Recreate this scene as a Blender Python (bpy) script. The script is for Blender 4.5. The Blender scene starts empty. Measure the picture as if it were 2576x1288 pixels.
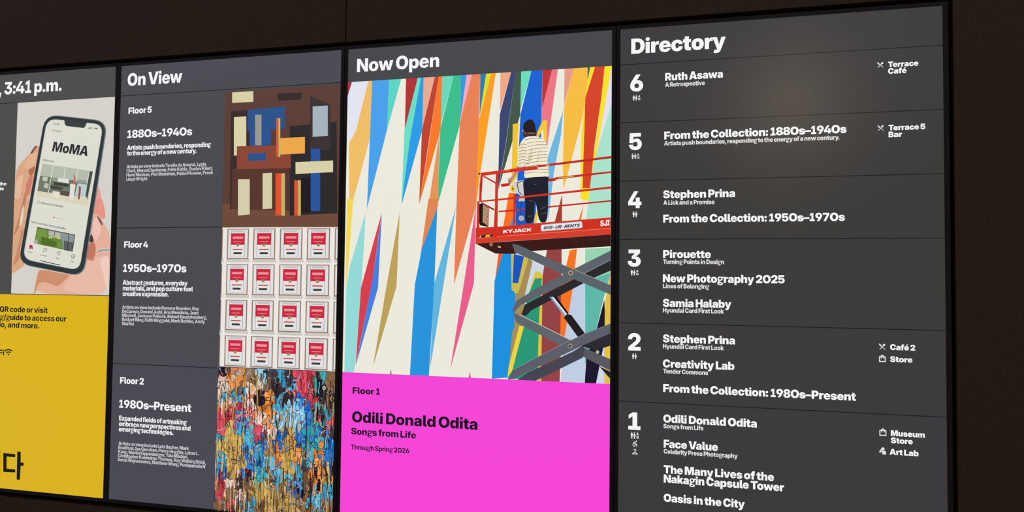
import bpy, math, random
from mathutils import Matrix, Vector
from mathutils.geometry import tessellate_polygon

# ------------------------------------------------------------------ scene, camera, light
sc = bpy.context.scene
COL = sc.collection
F_PX, CAM_LOC = 1817.26941, (0.87544, -1.69327, 1.49986)
CAM_RIGHT, CAM_DOWN, CAM_FWD = ((0.970233, 0.241942, 0.010586), (0.001801, 0.036506, -0.999332), (-0.242167, 0.969604, 0.034983))
cd = bpy.data.cameras.new('camera')
cd.sensor_width = 36.0
cd.lens = F_PX / 2576 * 36.0
cd.clip_start = 0.05
cam = bpy.data.objects.new('camera', cd)
COL.objects.link(cam)
r, d, f = Vector(CAM_RIGHT), Vector(CAM_DOWN), Vector(CAM_FWD)
m3 = Matrix((r, -d, -f)).transposed()
cam.matrix_world = Matrix.Translation(CAM_LOC) @ m3.to_4x4()
sc.camera = cam

world = bpy.data.worlds.new('lobby_ambience')
sc.world = world
world.use_nodes = True
wn = world.node_tree; bg = wn.nodes['Background']
wtc = wn.nodes.new('ShaderNodeTexCoord'); wsep = wn.nodes.new('ShaderNodeSeparateXYZ')
wmap = wn.nodes.new('ShaderNodeMapRange'); wmap.inputs[1].default_value = -1; wmap.inputs[2].default_value = 1
wramp = wn.nodes.new('ShaderNodeValToRGB')
wn.links.new(wtc.outputs['Generated'], wsep.inputs[0]); wn.links.new(wsep.outputs['Z'], wmap.inputs[0])
wn.links.new(wmap.outputs[0], wramp.inputs['Fac']); wn.links.new(wramp.outputs['Color'], bg.inputs[0])
els = wramp.color_ramp.elements
els[0].position = 0.40; els[0].color = (.34, .31, .56, 1)
els[1].position = 0.50; els[1].color = (.24, .21, .15, 1)
e_ = els.new(0.58); e_.color = (.30, .28, .25, 1)
e_ = els.new(0.68); e_.color = (.50, .48, .72, 1)
bg.inputs[1].default_value = 1.0

def area_lamp(name, loc, target, size, energy, col):
    l = bpy.data.lights.new(name, 'AREA')
    l.shape = 'DISK'; l.size = size; l.energy = energy; l.color = col
    o = bpy.data.objects.new(name, l); COL.objects.link(o)
    o.location = loc
    o.rotation_euler = (Vector(target) - Vector(loc)).to_track_quat('-Z', 'Y').to_euler()
    return o
# the lobby's warm ceiling spot and a lit pier across the room, whose soft reflections show in the directory screen
area_lamp('ceiling_spot', (1.413, -2.6, 2.529), (0.9, 0, 1.8), 0.40, 2.1, (1.0, 0.74, 0.50))
pier = area_lamp('lit_pier', (1.464, -5.0, 1.935), (0.9, 0, 1.45), 0.5, 0.5, (1.0, 0.74, 0.48))
pier.data.shape = 'RECTANGLE'; pier.data.size = 0.5; pier.data.size_y = 1.9

vs = sc.view_settings
vs.view_transform = 'Standard'; vs.look = 'None'; vs.exposure = 0.0; vs.gamma = 1.0
vs.use_curve_mapping = False

# ------------------------------------------------------------------ helpers
def lin(c):
    c = c / 255.0
    return c / 12.92 if c <= 0.04045 else ((c + 0.055) / 1.055) ** 2.4

MATS = {}
def screen_mat(rgb, dim=0.0):
    """lit display pixels behind a satin anti-glare face"""
    key = (tuple(rgb), dim)
    if key in MATS: return MATS[key]
    m = bpy.data.materials.new('lit_pixels_%d_%d_%d' % tuple(rgb))
    m.use_nodes = True
    b = m.node_tree.nodes['Principled BSDF']
    b.inputs['Base Color'].default_value = (0.004, 0.004, 0.004, 1)
    b.inputs['Roughness'].default_value = 0.25
    b.inputs['Specular IOR Level'].default_value = 0.42
    e = [max(0.0, lin(c) - dim) for c in rgb]
    b.inputs['Emission Color'].default_value = (*e, 1)
    b.inputs['Emission Strength'].default_value = 1.0
    MATS[key] = m
    return m

def plain_mat(name, rgb, rough=0.5, spec=0.3, noise=0.0, scale=60.0, bump=0.0):
    if name in MATS: return MATS[name]
    m = bpy.data.materials.new(name); m.use_nodes = True
    nt = m.node_tree; b = nt.nodes['Principled BSDF']
    b.inputs['Base Color'].default_value = (*rgb, 1)
    b.inputs['Roughness'].default_value = rough
    b.inputs['Specular IOR Level'].default_value = spec
    if noise:
        tc = nt.nodes.new('ShaderNodeTexCoord')
        n = nt.nodes.new('ShaderNodeTexNoise'); n.inputs['Scale'].default_value = scale; n.inputs['Detail'].default_value = 6
        nt.links.new(tc.outputs['Object'], n.inputs['Vector'])
        rp = nt.nodes.new('ShaderNodeValToRGB')
        rp.color_ramp.elements[0].position = 0.3; rp.color_ramp.elements[1].position = 0.7
        rp.color_ramp.elements[0].color = (*[c * (1 - noise) for c in rgb], 1)
        rp.color_ramp.elements[1].color = (*[c * (1 + noise) for c in rgb], 1)
        nt.links.new(n.outputs['Fac'], rp.inputs['Fac']); nt.links.new(rp.outputs['Color'], b.inputs['Base Color'])
        if bump:
            bp = nt.nodes.new('ShaderNodeBump'); bp.inputs['Strength'].default_value = bump; bp.inputs['Distance'].default_value = 0.001
            nt.links.new(n.outputs['Fac'], bp.inputs['Height']); nt.links.new(bp.outputs['Normal'], b.inputs['Normal'])
    MATS[name] = m
    return m

class Flat:
    """flat shapes shown on a display, in its own plane (x right, z up); later shapes lie a hair in front"""
    STEP = 1.2e-5
    def __init__(self, depth): self.v = []; self.f = []; self.mi = []; self.mats = []; self.y = -depth; self.step = Flat.STEP
    def mat_index(self, m):
        if m not in self.mats: self.mats.append(m)
        return self.mats.index(m)
    def poly(self, loops, m):
        self.y -= self.step
        base = len(self.v); i = self.mat_index(m)
        vs_ = [[Vector((x, z, 0)) for x, z in lp] for lp in loops]
        n = 0
        for lp in vs_:
            for p in lp: self.v.append((p.x, self.y, p.y)); n += 1
        flat = [p for lp in vs_ for p in lp]
        for t in tessellate_polygon(vs_):
            a, b, c = (flat[k] for k in t)
            ar = (b.x - a.x) * (c.y - a.y) - (b.y - a.y) * (c.x - a.x)
            if abs(ar) < 1e-12: continue
            t = tuple(t) if ar > 0 else tuple(reversed(t))
            self.f.append(tuple(base + k for k in t)); self.mi.append(i)
    def quads(self, qs, m):
        self.y -= self.step; i = self.mat_index(m)
        for q in qs:
            b = len(self.v); self.v += [(x, self.y, z) for x, z in q]
            self.f.append((b, b + 1, b + 2, b + 3)); self.mi.append(i)
    def rect(self, x0, z0, x1, z1, m): self.poly([[(x0, z0), (x1, z0), (x1, z1), (x0, z1)]], m)
    def build(self, name, parent, label=None):
        me = bpy.data.meshes.new(name)
        me.from_pydata(self.v, [], self.f)
        for m in self.mats: me.materials.append(m)
        me.polygons.foreach_set('material_index', self.mi)
        me.update()
        o = bpy.data.objects.new(name, me); COL.objects.link(o); o.parent = parent
        if label: o['label'] = label
        return o

def box_into(V, Fc, x0, x1, y0, y1, z0, z1):
    b = len(V)
    V += [(x0, y0, z0), (x1, y0, z0), (x1, y1, z0), (x0, y1, z0), (x0, y0, z1), (x1, y0, z1), (x1, y1, z1), (x0, y1, z1)]
    Fc += [tuple(b + k for k in q) for q in ((0, 1, 5, 4), (1, 2, 6, 5), (2, 3, 7, 6), (3, 0, 4, 7), (4, 5, 6, 7), (3, 2, 1, 0))]

def mesh_obj(name, V, Fc, m, parent=None, bevel=0.0):
    me = bpy.data.meshes.new(name); me.from_pydata(V, [], Fc); me.materials.append(m); me.update()
    o = bpy.data.objects.new(name, me); COL.objects.link(o); o.parent = parent
    if bevel:
        md = o.modifiers.new('soft_edges', 'BEVEL'); md.width = bevel; md.segments = 2; md.limit_method = 'ANGLE'
    return o

# ------------------------------------------------------------------ lettering
GLYPHS = {
"B":{
" ":[269,[]],
",":[269,[[19,-184,57,121,227,121,139,-184]]],
"-":[645,[[491,356,491,219,154,219,154,356]]],
".":[269,[[135,-10,98,-3,67,17,46,48,39,84,46,121,67,152,98,172,135,179,172,172,202,152,223,121,230,84,223,48,202,17,172,-3]]],
"0":[645,[[322,-11,261,-6,206,9,159,34,119,68,86,111,61,163,42,222,31,289,28,363,31,438,42,505,61,564,86,616,119,659,159,693,207,718,261,733,322,738,384,733,439,718,486,693,526,659,559,616,584,564,602,505,613,438,617,363,613,289,602,222,584,163,559,111,526,68,486,34,439,9,384,-6],[322,136,359,142,389,161,411,193,427,237,436,294,439,363,436,433,427,490,411,535,389,567,359,586,322,593,286,586,256,567,234,535,218,490,209,433,206,363,209,294,218,237,234,193,256,161,286,142]]],
"1":[542,[[67,0,67,145,492,145,492,0],[370,728,370,0,220,0,220,567,217,567,80,460,80,617,223,728]]],
"2":[645,[[55,0,55,130,323,358,372,403,406,448,416,473,419,501,416,528,407,551,392,570,372,584,348,593,320,596,291,592,266,583,245,566,230,544,220,517,217,484,46,484,49,533,61,579,79,619,120,670,175,707,242,730,320,738,397,731,463,710,518,677,559,632,585,577,594,513,589,468,575,425,551,383,516,339,470,291,409,238,306,148,306,145,599,145,599,0]]],
"3":[645,[[318,-11,261,-7,209,4,163,21,106,59,64,108,38,165,29,229,208,229,212,203,223,179,240,160,262,145,288,136,318,133,347,136,373,146,394,160,410,181,419,205,423,234,419,260,409,284,391,303,368,318,339,328,305,331,209,331,209,439,363,579,363,582,66,582,66,728,576,728,576,593,338,383,338,423,392,426,440,422,483,409,537,379,576,336,600,283,608,223,604,178,592,137,571,100,527,53,468,18,398,-3]]],
"4":[645,[[15,131,15,272,297,728,474,728,196,275,196,271,630,271,630,131],[370,0,370,173,373,236,373,454,540,454,540,0]]],
"5":[645,[[319,-10,242,-3,175,19,119,54,77,100,49,157,38,222,212,222,216,196,227,173,244,154,266,140,291,131,319,128,350,132,376,142,398,160,415,183,425,211,429,243,425,275,415,303,398,327,376,344,350,355,319,359,285,355,255,343,231,324,215,300,52,317,78,728,560,728,560,582,233,582,220,428,223,428,248,453,282,472,322,485,367,489,415,484,459,471,499,449,534,420,563,385,585,344,599,298,603,248,599,199,587,155,568,114,525,62,469,23,423,4,374,-7]]],
"7":[645,[[108,0,399,576,399,579,58,579,58,728,587,728,587,581,294,0]]],
"8":[645,[[322,-11,240,-4,169,16,110,48,65,89,44,122,32,158,28,197,33,242,50,282,76,316,112,344,154,364,202,376,202,378,160,389,124,408,94,433,71,465,57,501,52,541,61,595,87,643,128,683,182,713,248,732,322,738,397,732,463,713,517,683,558,643,584,595,592,541,588,500,574,465,551,433,521,408,485,390,443,378,443,376,491,364,533,344,568,316,595,282,612,242,617,197,613,158,601,122,580,89,535,48,476,16,404,-4],[322,116,351,119,377,129,399,143,415,162,425,185,428,211,425,238,415,261,398,280,377,294,351,303,322,306,293,303,268,294,246,280,230,261,220,238,216,211,220,185,230,162,246,143,267,129,293,119],[322,436,348,438,371,447,389,460,403,477,412,498,415,521,412,545,404,566,389,583,371,595,348,603,322,606,296,603,274,595,255,583,241,566,232,545,229,521,232,498,241,477,255,460,274,447,296,439]]],
"9":[645,[[318,737,394,730,462,707,520,671,564,621,586,582,598,537,603,487,597,428,579,371,551,313,514,252,343,0,157,0,377,323,428,323,415,307,398,291,375,277,347,265,314,257,276,254,211,261,154,282,107,315,72,361,50,417,42,484,46,532,58,577,78,617,120,668,176,706,243,730],[322,599,292,595,266,584,244,567,227,544,216,517,213,487,216,456,227,429,244,407,266,390,292,379,322,375,351,379,377,390,399,407,416,429,426,456,430,487,426,517,416,544,399,567,377,584,351,595]]],
":":[269,[[135,-10,98,-3,67,17,46,48,39,84,46,121,67,152,98,172,135,179,172,172,202,152,223,121,230,84,223,48,202,17,172,-3],[135,322,98,329,67,350,46,380,39,417,46,454,67,484,98,505,135,511,172,505,202,484,223,454,230,417,223,380,202,350,172,329]]],
"A":[764,[[13,0,257,728,502,728,751,0,546,0,451,306,403,479,356,664,401,664,356,479,309,306,215,0],[185,142,185,282,580,282,580,142]]],
"B":[658,[[49,0,49,728,356,728,431,722,494,704,542,677,578,640,599,595,606,544,602,505,589,470,568,439,541,415,507,396,469,384,469,380,512,373,551,356,585,330,611,295,627,253,633,205,625,149,603,99,567,58,517,26,454,7,380,0],[230,143,341,143,385,149,417,165,437,190,443,223,440,248,431,269,416,286,397,298,372,306,343,309,230,309],[230,432,330,432,355,434,377,441,396,452,409,468,418,487,421,509,415,540,396,565,368,580,331,585,230,585]]],
"C":[738,[[380,-11,316,-6,257,9,202,33,153,67,112,109,77,160,52,220,37,288,32,363,37,439,52,507,78,567,112,619,154,661,203,695,258,719,317,733,380,738,444,733,503,719,556,696,603,665,642,626,673,579,695,525,708,464,523,464,507,512,478,548,436,571,384,579,335,572,294,553,261,522,237,479,223,426,218,363,223,300,237,246,262,204,294,174,335,155,384,149,435,157,477,180,507,216,523,263,708,263,697,210,677,159,648,113,610,72,564,37,510,11,449,-5]]],
"D":[716,[[323,0,127,0,127,154,314,154,371,160,417,176,454,203,480,243,495,296,501,364,495,431,479,484,453,524,416,552,369,568,311,573,124,573,124,728,322,728,392,723,457,708,514,683,564,650,606,608,640,558,665,500,679,435,684,364,679,292,665,228,640,170,607,120,565,78,515,44,458,20,393,5],[232,728,232,0,49,0,49,728]]],
"E":[617,[[49,0,49,728,578,728,578,576,232,576,232,440,550,440,550,293,232,293,232,152,577,152,577,0]]],
"F":[590,[[49,0,49,728,564,728,564,576,232,576,232,413,537,413,537,265,232,265,232,0]]],
"G":[747,[[384,-11,317,-6,255,10,199,35,150,70,109,113,76,165,51,224,36,290,32,363,37,439,52,506,78,566,113,618,155,660,204,694,259,719,318,733,382,738,444,734,502,720,554,698,601,668,640,631,671,587,692,539,704,485,518,485,502,524,474,554,435,572,387,579,337,572,296,553,262,522,238,480,223,427,218,364,223,301,237,248,262,206,295,174,337,155,388,149,431,153,467,164,495,182,516,207,529,236,533,271,569,267,392,267,392,400,711,400,711,301,706,240,692,185,669,135,638,92,599,56,554,27,502,6,446,-6]]],
"H":[738,[[49,0,49,728,232,728,232,447,506,447,506,728,688,728,688,0,506,0,506,295,232,295,232,0]]],
"I":[463,[[29,0,29,147,140,147,140,581,29,581,29,728,434,728,434,581,323,581,323,147,434,147,434,0]]],
"J":[585,[[280,-10,205,-4,142,17,91,51,54,97,32,156,24,226,24,275,201,275,201,223,206,186,221,159,246,142,278,137,311,142,335,159,350,186,355,224,355,728,536,728,536,224,529,155,507,97,469,50,418,17,355,-4]]],
"K":[732,[[185,131,185,319,230,391,277,459,334,533,490,728,706,728,401,360,385,363],[49,0,49,728,232,728,232,557,230,355,232,267,232,0],[505,0,316,305,429,441,718,0]]],
"L":[567,[[49,0,49,728,232,728,232,152,541,152,541,0]]],
"M":[933,[[49,0,49,728,329,728,413,463,421,432,431,394,452,304,472,213,481,172,487,138,447,138,454,172,462,213,482,304,503,394,513,432,521,463,603,728,884,728,884,0,702,0,702,303,702,331,703,366,705,450,708,541,709,628,724,628,703,538,680,447,657,365,648,331,639,303,542,0,392,0,293,303,285,331,275,365,252,447,228,538,206,628,224,628,225,542,228,450,230,366,231,331,231,303,231,0]]],
"N":[752,[[49,0,49,728,244,728,438,413,473,353,510,279,547,194,528,172,526,213,523,259,519,355,518,397,517,431,517,728,703,728,703,0,508,0,329,289,287,360,245,442,222,488,197,540,223,546,230,444,234,355,235,318,235,289,235,0]]],
"O":[762,[[381,-11,317,-6,258,9,203,33,154,67,112,109,78,160,52,220,37,288,32,363,37,439,52,507,78,567,112,619,154,661,203,695,258,719,317,733,381,738,444,733,504,719,558,695,607,661,649,619,684,567,709,507,725,439,730,363,725,287,709,220,684,160,649,109,607,66,558,33,504,9,444,-6],[381,149,428,155,469,174,501,205,525,247,539,300,544,363,539,427,525,480,501,523,469,554,428,572,381,579,334,572,293,554,261,523,237,480,223,427,218,363,223,300,237,247,261,205,293,174,334,155]]],
"P":[649,[[49,0,49,728,352,728,430,720,496,696,550,659,590,609,615,547,623,476,620,428,608,383,590,344,549,294,494,257,427,234,348,226,158,226,158,373,324,373,357,376,386,386,408,401,425,422,435,447,438,476,435,506,425,531,408,551,386,566,357,575,324,578,232,578,232,0]]],
"R":[662,[[49,0,49,728,352,728,430,720,497,698,551,661,591,613,609,574,620,530,624,482,620,434,609,391,590,353,548,305,493,271,425,249,345,242,160,242,160,386,324,386,358,388,386,397,409,410,425,429,436,453,439,482,436,511,425,535,409,554,386,568,358,576,324,579,232,579,232,0],[450,0,280,331,473,331,647,0]]],
"S":[667,[[339,-10,251,-3,176,18,134,40,98,68,70,103,50,144,37,191,33,244,207,244,212,212,225,186,245,166,270,151,302,141,339,138,371,141,399,148,421,159,438,173,448,191,451,211,448,230,439,245,423,258,400,270,371,281,333,290,258,306,197,323,145,347,104,378,73,415,55,459,49,510,53,554,66,594,86,630,130,675,188,710,258,731,338,738,419,731,488,709,544,675,586,628,613,570,622,504,450,504,440,540,418,567,384,584,339,589,309,587,284,581,263,570,248,556,239,540,236,521,239,503,248,487,263,474,284,463,312,453,345,445,407,432,461,418,508,401,547,380,579,355,604,327,621,294,631,258,635,217,631,172,619,131,600,94,573,63,539,37,498,16,425,-4]]],
"T":[666,[[26,576,26,728,640,728,640,576,425,576,425,0,242,0,242,576]]],
"U":[716,[[358,-10,298,-7,244,4,195,23,153,48,117,79,87,117,66,159,53,207,49,258,49,728,230,728,230,273,234,239,246,208,266,183,291,163,322,151,358,147,394,151,425,163,451,183,470,208,482,239,486,273,486,728,667,728,667,258,663,206,650,159,629,117,599,79,563,48,520,23,471,4,417,-7]]],
"V":[759,[[261,0,13,728,217,728,313,422,361,250,408,67,362,67,407,250,453,422,545,728,746,728,505,0]]],
"W":[1048,[[207,0,13,728,214,728,281,419,301,313,319,203,336,96,299,96,318,203,338,313,360,419,432,728,615,728,688,419,710,313,730,203,749,96,711,96,728,203,746,313,766,419,833,728,1034,728,840,0,636,0,551,337,538,399,526,466,499,616,549,616,533,539,521,467,510,399,497,337,412,0]]],
"Y":[741,[[284,0,284,258,13,728,226,728,337,511,365,452,390,387,360,387,384,452,411,511,516,728,728,728,464,258,464,0]]],
"a":[583,[[205,-9,156,-5,113,8,77,30,50,60,33,99,27,148,31,189,43,223,61,251,86,273,116,290,150,302,228,316,270,320,302,324,326,330,343,338,352,349,355,363,355,365,347,392,323,409,286,415,248,409,221,391,208,362,45,372,58,420,82,461,118,495,165,520,222,536,291,541,343,538,390,529,432,514,467,493,495,467,516,436,529,401,533,361,533,0,362,0,362,75,359,75,342,48,321,27,297,11,270,0,240,-7],[261,106,286,109,309,117,328,129,344,146,353,166,357,190,357,237,340,231,319,226,295,221,269,216,230,205,204,185,196,157,204,129,227,112]]],
"b":[629,[[380,-9,345,-6,313,3,286,17,263,36,244,59,230,85,227,85,227,0,50,0,50,728,229,728,229,449,231,449,265,497,287,515,314,529,346,538,382,541,439,533,491,510,536,471,570,417,587,373,597,323,600,266,593,185,571,117,538,62,493,23,440,-1],[322,131,351,135,374,147,393,167,406,194,415,228,418,266,415,305,406,338,393,365,374,385,351,398,322,402,294,398,270,385,250,365,235,338,226,305,223,266,226,228,235,195,250,168,270,147,294,135]]],
"c":[587,[[303,-11,250,-7,201,5,158,24,120,50,88,82,63,121,38,188,29,265,38,343,63,410,88,448,120,481,158,507,201,526,250,538,303,541,355,538,403,527,445,509,481,484,511,454,535,419,551,379,559,334,391,319,381,355,363,382,338,398,306,404,278,400,255,388,236,368,222,340,214,306,211,266,214,225,222,191,236,164,255,143,278,131,306,127,338,133,364,150,382,177,391,214,559,199,551,154,536,113,513,77,482,47,446,22,404,4,356,-7]]],
"d":[629,[[249,-9,190,-1,136,23,92,62,58,117,37,185,29,266,33,323,43,373,59,417,94,471,138,510,190,533,248,541,284,538,315,529,342,515,365,497,384,475,398,449,401,449,401,728,579,728,579,0,403,0,403,85,399,85,385,59,367,36,344,17,316,3,285,-6],[307,131,335,135,359,147,379,168,394,195,403,228,406,266,403,305,394,338,379,365,360,385,335,398,307,402,279,398,256,385,237,365,223,338,215,305,212,266,215,228,223,194,237,167,256,147,279,135]]],
"e":[591,[[303,-11,250,-7,202,4,158,23,120,49,88,81,63,119,44,163,33,212,29,265,38,342,63,409,103,465,157,507,199,526,246,538,298,541,354,537,405,523,451,500,489,468,521,429,544,382,558,329,563,269,563,223,88,223,88,326,480,326,397,304,394,336,386,362,372,384,353,400,329,409,301,413,272,409,248,400,229,384,215,363,207,336,204,305,204,230,207,196,217,168,232,146,253,130,278,120,308,117,348,123,379,141,398,169,557,155,540,109,511,68,471,35,423,10,366,-6]]],
"f":[411,[[387,532,387,398,10,398,10,532],[102,0,102,570,107,624,124,669,151,703,187,727,234,742,289,747,354,743,380,740,399,738,383,605,360,608,332,609,307,606,291,596,283,580,280,558,280,0]]],
"h":[626,[[229,296,229,0,50,0,50,728,226,728,226,394,209,394,236,453,274,500,306,523,346,537,392,541,445,535,490,516,527,486,553,445,570,395,575,337,575,0,397,0,397,300,391,339,375,368,349,387,314,393,290,390,269,382,252,368,239,349,231,325]]],
"i":[279,[[50,0,50,532,229,532,229,0],[139,586,102,592,72,611,52,639,45,672,52,706,72,734,102,752,139,759,176,752,206,734,226,706,233,672,226,639,206,611,176,592]]],
"j":[279,[[50,532,229,532,229,-24,223,-82,204,-128,173,-162,131,-186,78,-200,16,-204,-35,-204,-35,-69,-7,-69,20,-65,37,-56,47,-39,50,-14],[140,586,103,592,73,611,53,639,46,672,53,706,73,734,103,752,139,759,176,752,206,734,226,706,233,672,226,639,206,611,176,592]]],
"k":[587,[[211,134,211,346,234,346,381,532,585,532,359,257,311,257],[50,0,50,728,229,728,229,0],[387,0,249,217,366,343,592,0]]],
"l":[314,[[235,-2,177,2,130,15,94,35,70,65,55,104,50,153,50,728,229,728,229,171,231,154,238,142,250,135,267,133,281,133,291,134,306,6,275,1]]],
"m":[922,[[50,0,50,532,217,532,223,399,213,399,229,444,251,480,278,508,309,527,344,538,380,542,417,538,449,526,478,506,502,477,520,439,533,391,515,391,531,439,554,477,584,506,619,526,657,538,697,542,746,536,788,519,823,492,850,456,867,410,872,357,872,0,693,0,693,315,688,350,673,376,650,392,620,397,599,394,581,387,566,374,556,358,549,338,547,314,547,0,376,0,376,317,371,350,356,375,333,392,303,397,282,394,264,387,249,374,238,358,231,337,229,312,229,0]]],
"n":[626,[[229,296,229,0,50,0,50,532,222,532,224,394,209,394,236,453,274,500,306,523,346,537,392,541,445,535,490,516,526,486,553,445,570,395,575,337,575,0,397,0,397,300,391,339,375,368,349,387,314,393,290,390,269,382,252,368,239,349,231,325]]],
"o":[611,[[306,-11,252,-7,203,4,159,24,121,50,89,82,63,120,44,164,33,212,29,265,33,318,44,367,63,410,89,449,121,481,159,507,203,526,252,538,306,541,360,538,408,526,452,507,490,481,522,449,548,410,566,367,578,318,581,265,578,212,566,164,548,120,522,82,490,50,452,24,408,4,360,-7],[306,127,333,131,356,144,375,164,389,191,397,226,400,266,397,306,389,340,375,367,356,387,333,399,306,404,279,399,255,387,236,367,222,340,214,306,211,266,214,226,222,191,236,164,255,144,279,131]]],
"p":[629,[[50,-204,50,532,227,532,227,451,231,451,264,497,287,515,314,529,346,538,382,541,439,533,491,510,536,471,570,417,587,373,597,323,600,266,593,185,571,117,538,62,493,23,440,-1,380,-9,345,-6,314,3,287,17,264,36,245,58,231,83,229,83,229,-204],[322,131,351,135,374,147,393,167,406,194,415,228,418,266,415,305,406,338,393,365,374,385,351,398,322,402,294,398,270,385,250,365,235,338,226,305,223,266,226,228,235,195,250,168,270,147,294,135]]],
"r":[414,[[50,0,50,532,223,532,223,435,227,435,246,481,273,513,309,531,353,537,378,536,401,533,401,383,370,387,332,388,304,385,279,374,258,358,242,336,232,309,229,278,229,0]]],
"s":[564,[[284,-11,216,-6,156,10,106,35,67,70,40,112,26,162,196,176,207,149,225,128,252,116,287,111,316,114,338,122,352,136,357,152,353,167,341,179,322,188,294,196,199,213,150,225,110,243,79,267,56,295,43,329,38,369,46,419,67,461,103,495,150,520,210,536,279,541,346,536,403,521,451,497,487,464,512,424,523,376,363,362,355,386,337,404,313,416,284,420,256,417,235,408,221,395,216,378,219,365,229,352,246,343,272,336,378,317,428,305,468,288,499,267,521,240,534,209,539,172,530,121,506,76,467,39,416,12,355,-6]]],
"t":[394,[[368,532,368,398,10,398,10,532],[88,667,267,667,267,174,269,155,277,142,290,135,311,133,339,134,354,135,363,136,376,4,325,-3,270,-4,214,0,168,13,133,34,108,65,93,104,88,151]]],
"u":[626,[[234,-9,181,-3,136,16,99,47,72,87,56,137,50,195,50,532,229,532,229,232,234,193,251,164,277,146,311,140,336,143,357,151,374,165,386,184,394,208,397,237,397,532,575,532,575,0,404,0,402,139,417,139,390,79,352,32,319,9,280,-4]]],
"v":[602,[[198,0,5,532,193,532,267,285,296,179,321,67,285,67,311,178,338,285,411,532,596,532,404,0]]],
"w":[862,[[161,0,3,532,190,532,227,363,252,243,276,110,256,110,284,242,312,363,353,532,510,532,550,363,578,242,605,110,586,110,609,242,633,363,669,532,860,532,700,0,517,0,462,189,446,251,431,319,416,384,446,384,431,319,416,251,400,189,345,0]]],
"x":[579,[[8,0,215,327,213,221,20,532,210,532,246,466,284,388,319,313,263,313,300,388,339,466,377,532,563,532,364,220,366,326,571,0,381,0,338,77,299,154,263,229,314,229,278,154,239,77,197,0]]],
"y":[604,[[57,-197,79,-64,125,-67,148,-70,168,-68,183,-62,194,-51,201,-37,204,-19,206,0,5,532,193,532,268,285,295,179,319,67,277,67,304,179,333,285,413,532,598,532,374,-62,354,-104,331,-140,302,-168,267,-189,224,-202,173,-206,112,-204]]],
"z":[568,[[53,0,53,108,298,392,298,394,57,394,57,532,508,532,508,416,277,140,277,138,515,138,515,0]]],
"–":[500,[[500,356,500,219,0,219,0,356]]],
"g":[600,[[518,365,506,303,473,247,420,203,354,175,280,165,206,175,140,203,87,247,54,303,42,365,54,427,87,483,140,527,206,555,280,565,354,555,420,527,473,483,506,427],[391,365,386,400,370,431,345,456,314,472,280,478,246,472,215,456,190,431,174,400,169,365,174,330,190,299,215,274,246,258,280,252,314,258,345,274,370,299,386,330],[552,-85,539,-126,502,-163,444,-192,371,-211,290,-217,209,-211,136,-192,78,-163,41,-126,28,-85,41,-44,78,-7,136,22,209,41,290,47,371,41,444,22,502,-7,539,-44],[425,-85,418,-67,399,-51,369,-39,332,-31,290,-28,248,-31,211,-39,181,-51,162,-67,155,-85,162,-103,181,-119,211,-131,248,-139,290,-142,332,-139,369,-131,399,-119,418,-103],[95,215,200,190,190,120,330,50,420,40,330,10,60,-20,40,70,85,130],[400,470,520,560,610,560,610,457,470,430]]]},
"M":{
" ":[269,[]],
",":[269,[[23,-189,64,115,222,115,133,-189]]],
".":[269,[[135,-10,100,-3,71,16,52,45,45,79,52,114,71,143,100,162,135,168,170,162,199,143,218,114,225,79,218,45,199,16,170,-3]]],
"/":[391,[[383,762,148,-109,9,-109,243,762]]],
"2":[645,[[62,0,62,119,325,353,378,405,398,428,413,453,422,478,425,506,421,535,411,560,395,580,374,595,348,604,318,607,288,604,261,593,240,577,224,555,214,527,210,494,54,494,62,564,87,623,127,672,180,708,244,730,319,738,394,731,458,710,511,677,551,633,576,579,584,517,580,475,567,433,544,391,509,346,461,295,397,236,291,138,291,134,592,134,592,0]]],
"6":[645,[[326,-10,254,-3,188,20,132,56,89,105,68,144,56,189,51,238,57,296,75,354,104,413,143,477,313,728,481,728,256,399,209,399,223,416,241,432,265,447,294,458,327,466,364,469,429,462,484,442,530,408,565,363,587,307,594,241,590,193,578,149,559,110,518,59,464,22,399,-2],[324,118,355,122,383,134,406,152,424,176,435,205,439,238,435,271,424,299,406,323,383,342,355,353,324,357,293,353,265,342,242,324,224,300,213,271,209,238,213,205,224,176,242,152,265,134,293,122]]],
"F":[587,[[57,0,57,728,553,728,553,590,223,590,223,406,524,406,524,272,223,272,223,0]]],
"O":[767,[[383,-10,321,-5,262,9,208,34,159,67,118,110,84,161,59,221,44,288,39,363,44,439,59,507,84,566,118,618,159,660,208,694,262,718,321,733,383,738,446,733,505,718,559,694,607,660,648,618,682,566,708,507,723,439,728,363,723,288,708,220,682,161,648,110,607,67,559,34,505,9,446,-5],[383,136,434,142,477,162,512,194,538,239,554,296,559,363,554,431,538,488,512,533,477,565,434,585,383,592,333,585,290,565,255,533,229,488,213,431,207,363,213,296,229,239,255,195,290,162,333,142]]],
"Q":[773,[[330,257,466,257,529,176,600,93,723,-58,573,-58,489,44,441,111],[383,-10,321,-5,262,9,208,34,159,67,118,110,84,161,59,221,44,288,39,363,44,439,59,507,84,566,118,618,159,660,208,694,262,718,321,733,383,738,446,733,505,718,559,694,607,660,648,618,682,566,708,507,723,439,728,363,723,288,708,220,682,161,648,110,607,67,559,34,505,9,446,-5],[383,136,434,142,477,162,512,194,538,239,554,296,559,363,554,431,538,488,512,533,477,565,434,585,383,592,333,585,290,565,255,533,229,488,213,431,207,363,213,296,229,239,255,195,290,162,333,142]]],
"R":[659,[[57,0,57,728,352,728,428,720,494,698,546,662,585,614,609,555,617,487,609,418,584,360,545,313,491,279,424,258,346,251,156,251,156,383,323,383,361,386,391,395,416,409,433,430,444,455,447,487,444,518,433,544,416,565,391,580,360,589,323,592,223,592,223,0],[460,0,286,331,463,331,641,0]]],
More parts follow.
